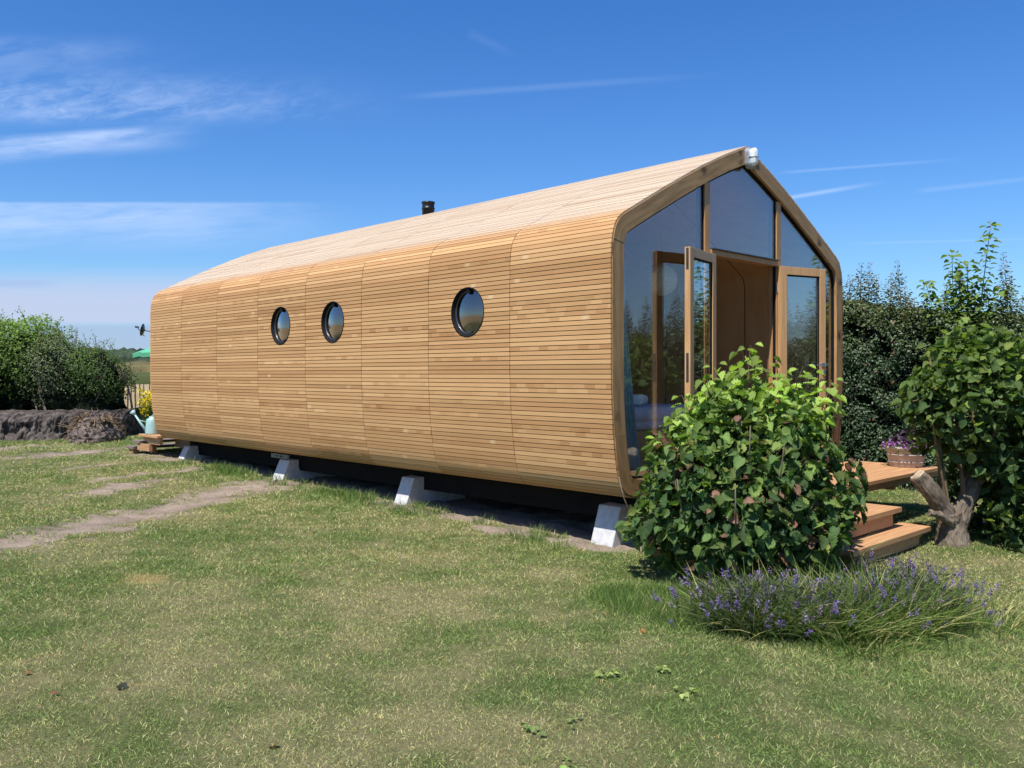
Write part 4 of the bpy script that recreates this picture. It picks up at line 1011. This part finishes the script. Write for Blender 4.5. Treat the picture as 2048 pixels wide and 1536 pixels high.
# --- tall clipped hedge behind the cabin
def hedge():
    rng = np.random.default_rng(13); x0, x1 = -3.0, 11.0; yb = 6.0; yd = 1.0
    t_ = thing('garden_hedge', 'tall dark green clipped hedge with thin new shoots on top, behind the deck', 'hedge', (1.0, yb + .5, -.46))
    def top(x): return 1.92 - .10 * (x + 1) * (x < 1.5) - .25 * (x >= 1.5) + .22 * (fbm(x * 1.3, x * 0 + 2, 81) - .5)
    def front(x, z): return yb + .12 * (fbm(x * 1.7, z * 1.7, 82) - .5) * 2 - .25 * (x < -1.2) * 0 + .22 * np.clip(x - 2.0, 0, 9)
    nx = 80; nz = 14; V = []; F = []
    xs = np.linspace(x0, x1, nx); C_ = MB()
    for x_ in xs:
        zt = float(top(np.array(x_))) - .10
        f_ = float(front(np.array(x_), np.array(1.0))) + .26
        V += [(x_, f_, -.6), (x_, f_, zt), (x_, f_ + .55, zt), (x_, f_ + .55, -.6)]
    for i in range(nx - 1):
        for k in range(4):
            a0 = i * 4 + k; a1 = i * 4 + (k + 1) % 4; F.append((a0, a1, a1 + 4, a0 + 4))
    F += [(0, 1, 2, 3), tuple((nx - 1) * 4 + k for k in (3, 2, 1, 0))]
    C_.mesh(V, F).build('added_dark_core', M['core'], t_)  # added solid slab that blocks light inside the hedge, dark through the gaps
    # face leaves
    def batch(n, xa, xb, smin, smax):
        x_ = rng.uniform(xa, xb, n); h_ = rng.uniform(0, 1, n); zt = top(x_); kind = rng.uniform(size=n)
        z_ = -.42 + (zt + .42) * h_; y_ = front(x_, z_) + rng.uniform(0, 1, n) ** 1.6 * .30
        cl = fbm(x_ * 4.2, z_ * 4.2, 83, 3); keep = rng.uniform(size=n) < .12 + 1.55 * sst(cl, .30, .62)
        y_ = y_ - (cl - .5) * .38
        ontop = kind < .30; keep = keep | (ontop & (rng.uniform(size=n) < .8)); y_ = np.where(ontop, front(x_, z_) + rng.uniform(0, 1, n) * .9, y_); z_ = np.where(ontop, zt + rng.uniform(-.16, .16, n), z_)
        P = np.stack([x_, y_, z_], 1)[keep]; n = len(P)
        N = np.tile([0., -.75, .55], (n, 1)) + rng.normal(size=(n, 3)) * .55; D = rng.normal(size=(n, 3)) + np.array([0, -.4, -.3])
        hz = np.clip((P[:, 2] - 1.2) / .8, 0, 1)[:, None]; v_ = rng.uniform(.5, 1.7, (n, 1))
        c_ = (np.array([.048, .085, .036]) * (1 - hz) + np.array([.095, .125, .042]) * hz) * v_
        c_ = np.where((rng.uniform(size=n) < .02)[:, None], np.array([.16, .07, .04]), c_)
        return P, N, D, rng.uniform(smin, smax, n), c_
    b = [batch(80000, -2.6, 2.3, .030, .054), batch(16000, 2.3, 11, .05, .085), batch(1200, -3, -2.4, .04, .06)]
    P, N, D, Sz, C = [np.concatenate(q) for q in zip(*b)]
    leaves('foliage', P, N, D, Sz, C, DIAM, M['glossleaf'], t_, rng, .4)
    # upright shoots, grouped so each is one piece
    sp = [(-1.35, .50), (-1.20, .66), (-1.05, .45), (-.82, .62), (-.72, .80), (-.62, .83), (-.52, .70), (-.38, .42), (-.22, .72), (-.12, .92), (-.02, .55), (.1, .40), (.22, .50), (.33, .45), (.42, .62), (.55, .85), (.75, .5), (.92, .45), (1.02, .62), (1.14, .75), (1.22, 1.02), (1.35, .55), (1.5, .6)] \
        + [(1.7 + .22 * i + .1 * math.sin(i * 3.3), .45 + .5 * abs(math.sin(i * 1.9))) for i in range(30)] + [(-1.6 - .13 * i, .4 + .3 * abs(math.sin(i * 2.1))) for i in range(6)]
    for (sx, h_) in sp:
        zt = float(top(np.array(sx))) - .1; y0 = float(front(np.array(sx), np.array(1.5))) + rng.uniform(.1, .5)
        tipx = sx + rng.normal() * .05; P = []; N = []; D = []; Sz = []; C = []
        mbs = MB().tube([(sx, y0, zt - .25), ((sx + tipx) / 2 + .01, y0, zt + h_ * .5), (tipx, y0, zt + h_)], [.006, .005, .002], 5)
        nl = int(h_ / .028)
        for j in range(nl):
            f_ = j / nl; q0 = np.array([sx + (tipx - sx) * f_, y0, zt + h_ * f_]); ln2 = (.24 * (1 - f_) ** .9 + .03)
            for s_ in range(4):
                aa = s_ * PI / 2 + (j % 2) * PI / 4 + rng.uniform(-.4, .4); dd = np.array([math.cos(aa), math.sin(aa), .28])
                for m_ in range(max(1, int(ln2 / .038))):
                    P.append(q0 + dd * (.012 + .034 * m_) + rng.normal(size=3) * .006); N.append(np.array([0, 0, 1.]) + rng.normal(size=3) * .4); D.append(dd + rng.normal(size=3) * .4); Sz.append(rng.uniform(.034, .058) * (1 if f_ < .8 else .7))
                    C.append((np.array([.085, .115, .04]) * (1 - f_) + np.array([.16, .12, .07]) * f_) * rng.uniform(.6, 1.5))
        o = leaves('shoot', P, N, D, np.array(Sz), np.array(C), DIAM, M['leaf'], t_, rng, .4)
        mbs.build('stem', M['twig'], o, True)
hedge()
# --- sapling pushing through the hedge
def sapling():
    rng = np.random.default_rng(14); bx, by = .72, 6.05; bz = -.46
    t_ = thing('sapling', 'light green sapling with larger leaves standing taller than the hedge', 'sapling', (bx, by, bz))
    st_ = MB(); P, N, D, Sz, C = [], [], [], [], []
    for (ox, oz, tilt) in ((-.12, 2.60, -.02), (.06, 2.47, .02), (.22, 2.92, .12), (-.30, 2.28, -.16), (.34, 2.15, .1), (-.02, 2.3, 0.), (.15, 2.2, 0)):
        p0 = np.array([bx + ox * .4, by + .1, .9]); p2 = np.array([bx + ox + tilt, by + rng.normal() * .08, oz]); p1 = np.array([bx + ox * .9, by, (oz + .9) / 2]); pts = qbez(p0, p1, p2, 14)
        st_.tube([tuple(q) for q in pts], list(np.linspace(.011, .003, 14)), 6)
        nl = 40
        for j in range(nl):
            f_ = .35 + .65 * j / (nl - 1); k_ = f_ * 13; i0 = min(int(k_), 12); p = pts[i0] + (pts[i0 + 1] - pts[i0]) * (k_ - i0)
            for s_ in (0, 1):
                aa = j * 1.57 + s_ * PI + rng.uniform(-.3, .3); sd = np.array([math.cos(aa), math.sin(aa), .25])
                P.append(p + sd * rng.uniform(.02, .06)); N.append(np.array([0, -.1, 1.]) + rng.normal(size=3) * .35); D.append(sd + np.array([0, 0, -.3])); Sz.append(rng.uniform(.08, .14) * (1 - .3 * f_)); C.append((MDG * (1 - f_ * .6) + LTG * f_ * .6) * rng.uniform(.6, 1.3))
    st_.build('stem', M['twig'], t_, True)
    leaves('leaves', P, N, D, np.array(Sz), np.array(C), OVATE, M['leaf'], t_, rng, .5)
sapling()

# --- lavender and grass in front of the bush
def lavender(cx_, cy_, r_, h_, n, lab, seed, purple):
    rng = np.random.default_rng(seed); bz = float(zg(cx_, cy_))
    t_ = thing('lavender_plant', lab, 'lavender', (cx_, cy_, bz), 'lavender plants beside the bush')
    a_ = rng.uniform(0, 2 * PI, n); rr = np.sqrt(rng.uniform(0, 1, n)) * r_ * .45
    P = np.stack([cx_ + rr * np.cos(a_), cy_ + rr * np.sin(a_), np.full(n, bz - .01)], 1)
    lean = (rr / (r_ * .45)) * .85 + rng.normal(size=n) * .18; a2 = a_ + rng.normal(size=n) * .5
    D = np.stack([np.cos(a2) * np.sin(lean), np.sin(a2) * np.sin(lean), np.cos(lean)], 1); L = rng.uniform(.45, 1.05, n) * h_
    c_ = np.array([.11, .135, .06]) * rng.uniform(.55, 1.5, (n, 1)); c_ = np.where((rng.uniform(size=n) < .3)[:, None], np.array([.20, .23, .07]) * rng.uniform(.6, 1.4, (n, 1)), c_)
    blades('foliage', P, D, L, np.full(n, .0050), c_, M['blade'], t_, rng, .35, 3)
    # short side leaves
    m_ = n * 6; k_ = rng.integers(0, n, m_); f_ = rng.uniform(.1, .8, m_)
    Q = P[k_] + D[k_] * (L[k_] * f_)[:, None]; leaves('side_leaves', Q, rng.normal(size=(m_, 3)) + [0, 0, .5], D[k_] + rng.normal(size=(m_, 3)) * .7, rng.uniform(.025, .05, m_), np.array([.085, .11, .055]) * rng.uniform(.5, 1.5, (m_, 1)), NARROW, M['leaf'], t_, rng)
    # flower spikes
    tall = np.where((L > h_ * .72) & (rng.uniform(size=n) < purple))[0][:96]
    for i in tall:
        P2, N2, D2, S2, C2 = [], [], [], [], []
        hd = D[i].copy(); hd[2] = 0; hd = hd / (np.linalg.norm(hd) + 1e-6); tipp = P[i] + D[i] * L[i] * 1.0 + hd * L[i] * .17 - np.array([0, 0, .17 * L[i]])
        ax_ = unit(D[i] + np.array([0, 0, .3])); v_ = rng.uniform(.6, 1.4)
        cc = np.array([.21, .14, .38]) if rng.uniform() < .55 else np.array([.22, .17, .24])
        for j in range(rng.integers(16, 26)):
            f_ = rng.uniform(-.026, .028); dd = unit(rng.normal(size=3)); P2.append(tipp + ax_ * f_ + dd * .005); N2.append(rng.normal(size=3)); D2.append(dd + ax_ * .6); S2.append(rng.uniform(.011, .019)); C2.append(cc * v_ * rng.uniform(.7, 1.3))
        leaves('flower_spike', P2, N2, D2, np.array(S2), np.array(C2), DIAM, M['petal'], t_, rng)
    return
lavender(1.72, -.80, .40, .40, 1000, 'lavender plant at the near left edge of the bed, below the hazel bush', 31, .16)
lavender(1.92, -.62, .42, .40, 800, 'lavender plant in the middle left of the bed with faded flower spikes', 32, .09)
lavender(2.15, -.30, .42, .34, 800, 'low lavender plant in the middle right of the bed, mixed with grass', 33, .05)
lavender(2.38, .10, .40, .40, 800, 'lavender plant at the right end of the bed with deep purple spikes', 34, .20)
lavender(2.10, .55, .34, .36, 420, 'lavender plant at the back of the bed in front of the steps', 35, .07)
def clump(cx_, cy_, r_, h_, n, lab, seed, dry=.35):
    rng = np.random.default_rng(seed); bz = float(zg(cx_, cy_)); t_ = thing('grass_clump', lab, 'grass clump', (cx_, cy_, bz), 'grass clumps in the lavender bed')
    a_ = rng.uniform(0, 2 * PI, n); rr = np.sqrt(rng.uniform(0, 1, n)) * r_
    P = np.stack([cx_ + rr * np.cos(a_), cy_ + rr * np.sin(a_), np.full(n, bz - .01)], 1); lean = .12 + (rr / r_) * .5 + rng.normal(size=n) * .2; a2 = a_ + rng.normal(size=n) * .7
    D = np.stack([np.cos(a2) * np.sin(lean), np.sin(a2) * np.sin(lean), np.cos(lean)], 1); L = rng.uniform(.4, 1.1, n) * h_
    c_ = np.where((rng.uniform(size=n) < dry)[:, None], np.array([.40, .37, .15]), np.array([.125, .195, .042])) * rng.uniform(.6, 1.4, (n, 1))
    blades('blades', P, D, L, rng.uniform(.005, .009, n), c_, M['blade'], t_, rng, .6, 4)
clump(1.75, -.72, .30, .46, 1000, 'green grass growing through the left lavender plants', 41, .15)
clump(2.05, -.42, .36, .46, 1700, 'fine yellow green grass in the middle of the bed', 42, .2)
clump(2.28, -.12, .36, .46, 1500, 'long drooping yellow green grass at the right of the bed', 43, .28)
clump(2.35, -.62, .30, .22, 420, 'short bright green grass at the front edge of the bed', 44, .15)
clump(1.45, .95, .16, .55, 60, 'tall thin grass leaves beside the lowest step', 45, .25)
clump(2.7, .25, .25, .40, 140, 'straw coloured grass stalks at the far right edge of the bed', 46, .7)

# --- left shrubs on the bank
def shrub(c, r2, zb, zt, n, leafc, leafc2, lab, seed, size=(.05, .09), tpl=DIAM, ncore=True, stems=26, wisp=0, gap=.35, cat='shrub', bare=.35):
    rng = np.random.default_rng(seed); t_ = thing('leafy_shrub', lab, cat, (c[0], c[1], zb), 'shrubs on the earth bank')
    hgt = zt - zb; mb = MB(); paths = []; ends = []
    for i in range(stems):
        d_ = unit(rng.normal(size=3)); end = np.array([c[0] + d_[0] * r2[0] * .95, c[1] + d_[1] * r2[1] * .95, zb + hgt * (.55 + .45 * abs(d_[2]))]); b0 = np.array([c[0] + rng.normal() * r2[0] * .3, c[1] + rng.normal() * r2[1] * .3, zb - .05])
        pts = qbez(b0, (b0 + end) / 2 + rng.normal(size=3) * .12 + np.array([0, 0, .1]), end, 10); paths.append(([tuple(q) for q in pts], list(np.linspace(.028, .006, 10)))); ends.append(pts)
    stem_tubes(mb, paths, 5).build('stems', M['bark'], t_, True)
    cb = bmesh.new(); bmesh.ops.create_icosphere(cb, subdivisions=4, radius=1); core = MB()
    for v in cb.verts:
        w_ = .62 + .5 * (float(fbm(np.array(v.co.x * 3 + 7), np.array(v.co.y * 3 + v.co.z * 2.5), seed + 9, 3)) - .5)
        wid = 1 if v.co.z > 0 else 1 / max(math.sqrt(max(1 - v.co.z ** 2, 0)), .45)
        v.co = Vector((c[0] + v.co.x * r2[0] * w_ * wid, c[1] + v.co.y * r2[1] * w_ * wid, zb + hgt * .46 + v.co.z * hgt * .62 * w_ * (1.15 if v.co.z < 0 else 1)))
    cb.verts.index_update(); core.mesh([v.co for v in cb.verts], [[v.index for v in f.verts] for f in cb.faces]); cb.free(); core.build('added_dark_core', M['core'], t_)  # added dark core that closes the view through the shrub
    d_ = unit(rng.normal(size=(n, 3))); sh = .45 + .57 * rng.uniform(size=n) ** .5
    lump = 1 + .22 * (fbm(d_[:, 0] * 3 + 9, d_[:, 1] * 3 + d_[:, 2] * 3, seed, 3) - .5) * 2
    zc = zb + hgt * .56; P = np.stack([c[0] + d_[:, 0] * r2[0] * sh * lump, c[1] + d_[:, 1] * r2[1] * sh * lump, zc + d_[:, 2] * np.where(d_[:, 2] > 0, hgt * .44, hgt * .50) * sh * lump], 1)
    cl = fbm(P[:, 0] * 3.0 + P[:, 2] * 1.3, P[:, 1] * 3.0 + P[:, 2] * 2.6, seed + 5, 3)
    low = sst((P[:, 2] - zb) / hgt, .40, .05) * bare; keep = (rng.uniform(size=n) < .1 + 1.4 * sst(cl, gap, gap + .28)) & (rng.uniform(size=n) > low * .8)
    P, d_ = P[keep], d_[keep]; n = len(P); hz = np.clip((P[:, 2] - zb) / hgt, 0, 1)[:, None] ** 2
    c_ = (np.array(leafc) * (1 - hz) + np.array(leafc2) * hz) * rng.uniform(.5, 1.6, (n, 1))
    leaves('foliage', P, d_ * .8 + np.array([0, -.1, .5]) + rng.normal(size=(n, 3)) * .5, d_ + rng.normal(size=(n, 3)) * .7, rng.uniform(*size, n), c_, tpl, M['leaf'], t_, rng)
    if wisp:
        P, N, D, Sz, C = [], [], [], [], []; st_ = MB()
        for i in range(wisp):
            a_ = rng.uniform(0, 2 * PI); r_ = rng.uniform(0, .85); q0 = np.array([c[0] + math.cos(a_) * r2[0] * r_, c[1] + math.sin(a_) * r2[1] * r_, zb + hgt * (.56 + .42 * math.sqrt(1 - r_ * r_)) - .08]); h_ = rng.uniform(.15, .38); dd = np.array([rng.normal() * .3, rng.normal() * .3, 1.])
            st_.tube([tuple(q0), tuple(q0 + dd * h_)], [.006, .003], 4)
            for j in range(12):
                f_ = rng.uniform(.1, 1.05); P.append(q0 + dd * h_ * f_ + rng.normal(size=3) * .025); N.append(rng.normal(size=3) + [0, 0, .8]); D.append(rng.normal(size=3)); Sz.append(rng.uniform(*size) * .8); C.append(np.array(leafc2) * rng.uniform(.6, 1.5))
        leaves('shoots', P, N, D, np.array(Sz), np.array(C), tpl, M['leaf'], t_, rng); st_.build('twigs', M['twig'], t_)
def at(u, dist, z=0.0): return np.array([CAM[0] + dist * (FWD[0] + RGT[0] * (u - 1024) / 1720.69), CAM[1] + dist * (FWD[1] + RGT[1] * (u - 1024) / 1720.69), z])
# the earth bank they stand on
bp = [at(-420, 17.2), at(-200, 17.0), at(0, 16.75), at(110, 17.1), at(190, 17.6), at(240, 18.1), at(276, 18.9)]
bk = MB(); rows = []
nb_ = 260; tt = np.linspace(0, len(bp) - 1.001, nb_)
for t_ in tt:
    i = int(t_); f_ = t_ - i; p = bp[i] * (1 - f_) + bp[i + 1] * f_
    endf = min(1, (len(bp) - 1 - t_) / .35 + .05)
    back = np.array([FWD[0], FWD[1], 0]); H = .50 * endf * (.9 + .25 * float(fbm(np.array(t_ * 1.7), np.array(3.), 91)))
    zb = -.26; row = []
    for (s_, h_) in ((-.10, -.05), (0.0, .08), (.05, .30), (.10, .55), (.13, .78), (.24, .97), (.5, 1.05), (1.2, 1.08), (2.4, .9), (3.4, -.2)):
        n_ = float(fbm(np.array(t_ * 4 + s_ * 3), np.array(h_ * 3 + s_), 92)) - .5; n2_ = float(fbm(np.array(t_ * 11), np.array(h_ * 9 + s_ * 4), 93)) - .5
        q = p + back * (s_ + n_ * .30 + n2_ * .26 * (h_ < .99)); row.append((q[0], q[1], zb + H * h_ + n2_ * .10 * (h_ > 0)))
    rows.append(row)
V = [q for r in rows for q in r]; m_ = len(rows[0]); F = [(i * m_ + k, (i + 1) * m_ + k, (i + 1) * m_ + k + 1, i * m_ + k + 1) for i in range(nb_ - 1) for k in range(m_ - 1)]
F.append(tuple((nb_ - 1) * m_ + k for k in range(m_)))
o = bk.mesh(V, F).build('bank', M['bank'], None, True)
_s = o.modifiers.new('sub', 'SUBSURF'); _s.subdivision_type = 'SIMPLE'; _s.levels = _s.render_levels = 2
for nm, sc_, st_ in (('clods', .25, .11), ('crumbs', .06, .06)):
    tx = bpy.data.textures.new(nm, 'CLOUDS'); tx.noise_scale = sc_; tx.noise_depth = 4
    dm_ = o.modifiers.new(nm, 'DISPLACE'); dm_.texture = tx; dm_.strength = st_; dm_.mid_level = .5; dm_.texture_coords = 'LOCAL'
tag(o, 'low bare earth bank under the shrubs', None, None, 'structure')
# root clump hanging out of it
rng = np.random.default_rng(51); rc = at(192, 17.15, -.0); t_ = thing('root_clump', 'dug up clump of pale roots and earth leaning on the bank', 'root clump', (rc[0], rc[1], -.26))
mb = MB(); n = 26; mm = 14
for j in range(mm + 1):
    for i in range(n):
        a_ = 2 * PI * i / n; f_ = j / mm; r_ = .50 * (1 - f_ ** 2.2) ** .5 * (1 + .45 * (float(fbm(np.array(math.cos(a_) * 2.2 + 5), np.array(math.sin(a_) * 2.2 + f_ * 3), 52)) - .5)) + .001
        mb.v.append((rc[0] + r_ * math.cos(a_) * 1.0, rc[1] + r_ * math.sin(a_) * 1.0, -.3 + .52 * f_))
for j in range(mm):
    for i in range(n): mb.f.append((j * n + i, j * n + (i + 1) % n, (j + 1) * n + (i + 1) % n, (j + 1) * n + i)); mb.uv.append(None)
eo = mb.build('earth', M['soil'], t_, True)
_s = eo.modifiers.new('sub', 'SUBSURF'); _s.subdivision_type = 'SIMPLE'; _s.levels = _s.render_levels = 2
tx = bpy.data.textures.new('lump', 'CLOUDS'); tx.noise_scale = .09; tx.noise_depth = 4
dm_ = eo.modifiers.new('lump', 'DISPLACE'); dm_.texture = tx; dm_.strength = .14; dm_.mid_level = .5; dm_.texture_coords = 'LOCAL'
rt = MB()
for i in range(240):
    a_ = rng.uniform(0, 2 * PI); z_ = rng.uniform(-.25, .24); r_ = .46 * (1 - max(0, z_ + .28) / .75 * .6); q = np.array([rc[0] + r_ * math.cos(a_), rc[1] + r_ * math.sin(a_), z_]); dd = rng.normal(size=3) * .12 + np.array([math.cos(a_) * .1, math.sin(a_) * .1, -.06])
    rt.tube([tuple(q - dd * .3), tuple(q + dd * .5 + rng.normal(size=3) * .03), tuple(q + dd)], [.012, .009, .004], 5)
rt.build('roots', M['twig'], t_, True)
ZB = .20
shrub(at(-330, 19.3), (1.9, 1.7), ZB, 2.6, 11000, (.062, .105, .027), (.19, .27, .05), 'broad green shrub at the outer end of the bank, cut by the photo edge', 60, wisp=14)
shrub(at(-70, 18.7), (1.35, 1.3), ZB, 2.42, 15000, (.062, .11, .03), (.20, .29, .055), 'tall bright green shrub at the outer end of the earth bank', 61, (.05, .085), wisp=16, gap=.33)
shrub(at(58, 19.3), (1.05, 1.0), ZB, 2.35, 14000, (.07, .12, .033), (.20, .30, .055), 'bright leafy shrub with a domed top in the middle of the bank', 62, (.05, .085), wisp=18, gap=.33)
shrub(at(118, 18.9), (.80, .85), ZB, 1.92, 11000, (.11, .14, .075), (.17, .21, .10), 'grey green twiggy shrub between the domed shrub and the privet', 63, (.035, .06), wisp=26, gap=.34)
shrub(at(196, 19.0), (.72, .80), ZB, 1.72, 12000, (.062, .10, .034), (.12, .195, .04), 'dark green privet with bare lower stems next to the paling fence', 64, (.035, .06), wisp=14, stems=40, gap=.36, bare=.8)

# --- paling fence, yellow broom, parasol beyond the far end
fn = thing('paling_fence', 'rustic chestnut paling fence behind the far end of the cabin', 'fence', tuple(at(270, 21.0, -.25)))
rr = random.Random(8); f0, f1 = at(150, 20.8), at(520, 22.6); nf = int(np.linalg.norm(f1 - f0) / .095)
for i in range(nf):
    f_ = i / nf; p = f0 + (f1 - f0) * f_; h_ = rr.uniform(1.1, 1.26); tx, ty = rr.uniform(-.05, .05), rr.uniform(-.05, .05); w_ = rr.uniform(.014, .021)
    q0 = (p[0], p[1], -.35); q1 = (p[0] + tx * .5, p[1] + ty * .5, -.25 + h_ * .9); q2 = (p[0] + tx * .56, p[1] + ty * .56, -.25 + h_)
    MB().tube([q0, q1, q2], [w_, w_ * .9, w_ * .3], 5).build('paling', M['paling'], fn)
wr = MB()
for z_ in (.15, .65): wr.tube([(f0[0], f0[1], z_), tuple((f0 + f1) / 2 + np.array([0, 0, z_ - .02])), (f1[0], f1[1], z_)], .005, 4)
wr.build('wire', M['darksteel'], fn)
rng = np.random.default_rng(71); yc = at(299, 18.8, -.25); yb = thing('yellow_broom', 'tall plant with bright yellow flowers beside the far corner of the cabin', 'flowering plant', tuple(yc))
n = 70; a_ = rng.uniform(0, 2 * PI, n); P = np.stack([yc[0] + rng.normal(size=n) * .06, yc[1] + rng.normal(size=n) * .06, np.full(n, -.26)], 1); lean = rng.uniform(0, .34, n); D = np.stack([np.cos(a_) * np.sin(lean), np.sin(a_) * np.sin(lean), np.cos(lean)], 1); L = rng.uniform(.6, 1.08, n)
blades('stems', P, D, L, np.full(n, .014), np.array([.07, .12, .03]) * rng.uniform(.6, 1.4, (n, 1)), M['blade'], yb, rng, .2, 3)
k_ = rng.integers(0, n, 520); f_ = rng.uniform(.74, 1.02, 520); P2 = P[k_] + D[k_] * (L[k_] * f_)[:, None] + rng.normal(size=(520, 3)) * .03
leaves('flowers', P2[:300], rng.normal(size=(300, 3)) + [0, -.4, .5], rng.normal(size=(300, 3)), rng.uniform(.035, .065, 300), np.array([.75, .58, .02]) * rng.uniform(.7, 1.2, (300, 1)), OVATE, M['petal'], yb, rng)
leaves('foliage', P2[300:] - [0, 0, .25], rng.normal(size=(220, 3)), rng.normal(size=(220, 3)), rng.uniform(.03, .06, 220), np.array([.06, .10, .03]) * rng.uniform(.6, 1.4, (220, 1)), DIAM, M['leaf'], yb, rng)
pc = at(372, 20.5, -.25); pr_ = thing('parasol', 'green garden parasol showing past the far corner of the cabin', 'parasol', tuple(pc))
n = 8; r_ = 1.18; mb = MB(); z0 = 1.555; ztip = 2.02
tipv = (pc[0], pc[1], ztip); rimv = [(pc[0] + r_ * math.cos(2 * PI * (k + .35) / n), pc[1] + r_ * math.sin(2 * PI * (k + .35) / n), z0) for k in range(n)]
for k in range(n):
    a1, b1 = rimv[k], rimv[(k + 1) % n]; md_ = tuple((a1[i] + b1[i]) / 2 * .97 + pc[i] * .03 if i < 2 else z0 + .03 for i in range(3))
    mb.face([tipv, a1, md_]); mb.face([tipv, md_, b1]); mb.face([a1, (a1[0], a1[1], z0 - .10), (md_[0], md_[1], z0 - .07), md_]); mb.face([md_, (md_[0], md_[1], z0 - .07), (b1[0], b1[1], z0 - .10), b1])
o = mb.build('canopy', M['parasol'], pr_, weld=True, recalc=False); md = o.modifiers.new('s', 'SOLIDIFY'); md.thickness = .006
MB().tube([(pc[0], pc[1], -.3), (pc[0], pc[1], ztip + .05)], .022, 12).build('pole', M['steel'], pr_)

# --- far dunes and woods beyond the field
def ridge(name, dist, h0, h1, m, seed, lab, depth=60, rough=.02, n=240, base=-2):
    mb = MB(); V = []
    for i in range(n + 1):
        th = YAW + R_(-62) + R_(124) * i / n; f_ = float(fbm(np.array(i * .11), np.array(1.), seed)) * .65 + float(fbm(np.array(i * rough * 40), np.array(2.), seed + 1)) * .35
        h_ = h0 + (h1 - h0) * f_; c, s = math.cos(th), math.sin(th)
        for (dd, hh) in ((0, base), (depth * .12, h_ * .55), (depth * .3, h_), (depth, h_ * .6), (depth * 1.2, base)): V.append((CAM[0] + c * (dist + dd), CAM[1] + s * (dist + dd), hh))
    F = [(i * 5 + k, (i + 1) * 5 + k, (i + 1) * 5 + k + 1, i * 5 + k + 1) for i in range(n) for k in range(4)]
    o = mb.mesh(V, F).build(name, m, None, True); tag(o, lab, None, None, 'structure'); return o
ridge('dunes', 150, 2.2, 4.2, M['dune'], 101, 'low grassy dunes across the field')
M['verge'] = plain('field_verge', (.055, .068, .026), .95, 0, .3, .2, .1)
ridge('field_verge', 120, .9, 1.5, M['verge'], 103, 'green verge at the far edge of the field', 12)
o = ridge('treeline', 330, 8.0, 12.5, M['farwood'], 102, 'dark far treeline', 90, .05, 700); o['kind'] = 'stuff'; o['category'] = 'woods'; o['label'] = 'dark line of woods on the horizon past the field'

# --- small things lying on the lawn
def fallen(x_, y_, s_, c_, lab, rot, seed):
    rng = np.random.default_rng(seed); z_ = float(zg(x_, y_)) + .014
    o = leaves('fallen_leaf', np.array([[x_, y_, z_]]), np.array([[.1, -.15, 1.]]), np.array([[math.cos(rot), math.sin(rot), 0]]), np.array([s_]), np.array([c_]), OVATE, M['leaf'], None, rng, 1.2)
    tag(o, lab, 'leaf', 'fallen leaves on the lawn')
fallen(.157, -3.985, .06, (.04, .045, .03), 'dark shrivelled leaf lying on the near lawn', .4, 1)
fallen(.05, -4.25, .035, (.30, .10, .06), 'small red leaf on the lawn, near the lower photo edge', 2.0, 2)
fallen(-.32, -4.27, .03, (.30, .13, .06), 'tiny orange red leaf on the lawn farther from the camera than the red one', 1.0, 3)
fallen(1.334, -3.797, .05, (.20, .10, .05), 'brown curled leaf on the lawn at the very front', 2.7, 4)
fallen(1.35, -1.382, .04, (.40, .18, .06), 'orange leaf on the green grass by the lavender bed', .2, 5)
def weed(x_, y_, n, s_, c_, lab, seed):
    rng = np.random.default_rng(seed); z_ = float(zg(x_, y_)); t_ = thing('weed_rosette', lab, 'weed', (x_, y_, z_), 'broad leaved weeds in the lawn')
    a_ = rng.uniform(0, 2 * PI, n); r_ = rng.uniform(0, .05, n); P = np.stack([x_ + r_ * np.cos(a_), y_ + r_ * np.sin(a_), z_ + .020 + rng.uniform(0, .012, n)], 1)
    leaves('leaves', P, rng.normal(size=(n, 3)) * .25 + [0, 0, 1], np.stack([np.cos(a_), np.sin(a_), 0 * a_], 1), rng.uniform(.5, .9, n) * s_, np.array(c_) * 1.3 * rng.uniform(.7, 1.3, (n, 1)), OVATE, M['leaf'], t_, rng)
weed(1.93, -2.90, 9, .04, (.17, .25, .08), 'broad leaved weed in the front lawn, green', 201)
weed(2.02, -2.72, 7, .036, (.2, .27, .09), 'paler broad leaved weed just behind the green one', 202)
weed(1.70, -2.12, 12, .042, (.27, .33, .10), 'yellow green weed patch in the lawn before the bed', 203)
weed(1.86, -1.86, 10, .038, (.26, .32, .10), 'yellow green weed patch closest to the lavender', 204)
weed(2.12, -2.05, 8, .042, (.28, .34, .11), 'single pale yellow green weed between the patches and the camera', 205)
weed(2.25, -3.05, 8, .04, (.2, .28, .08), 'green weed in the lawn at the lower photo edge', 206)
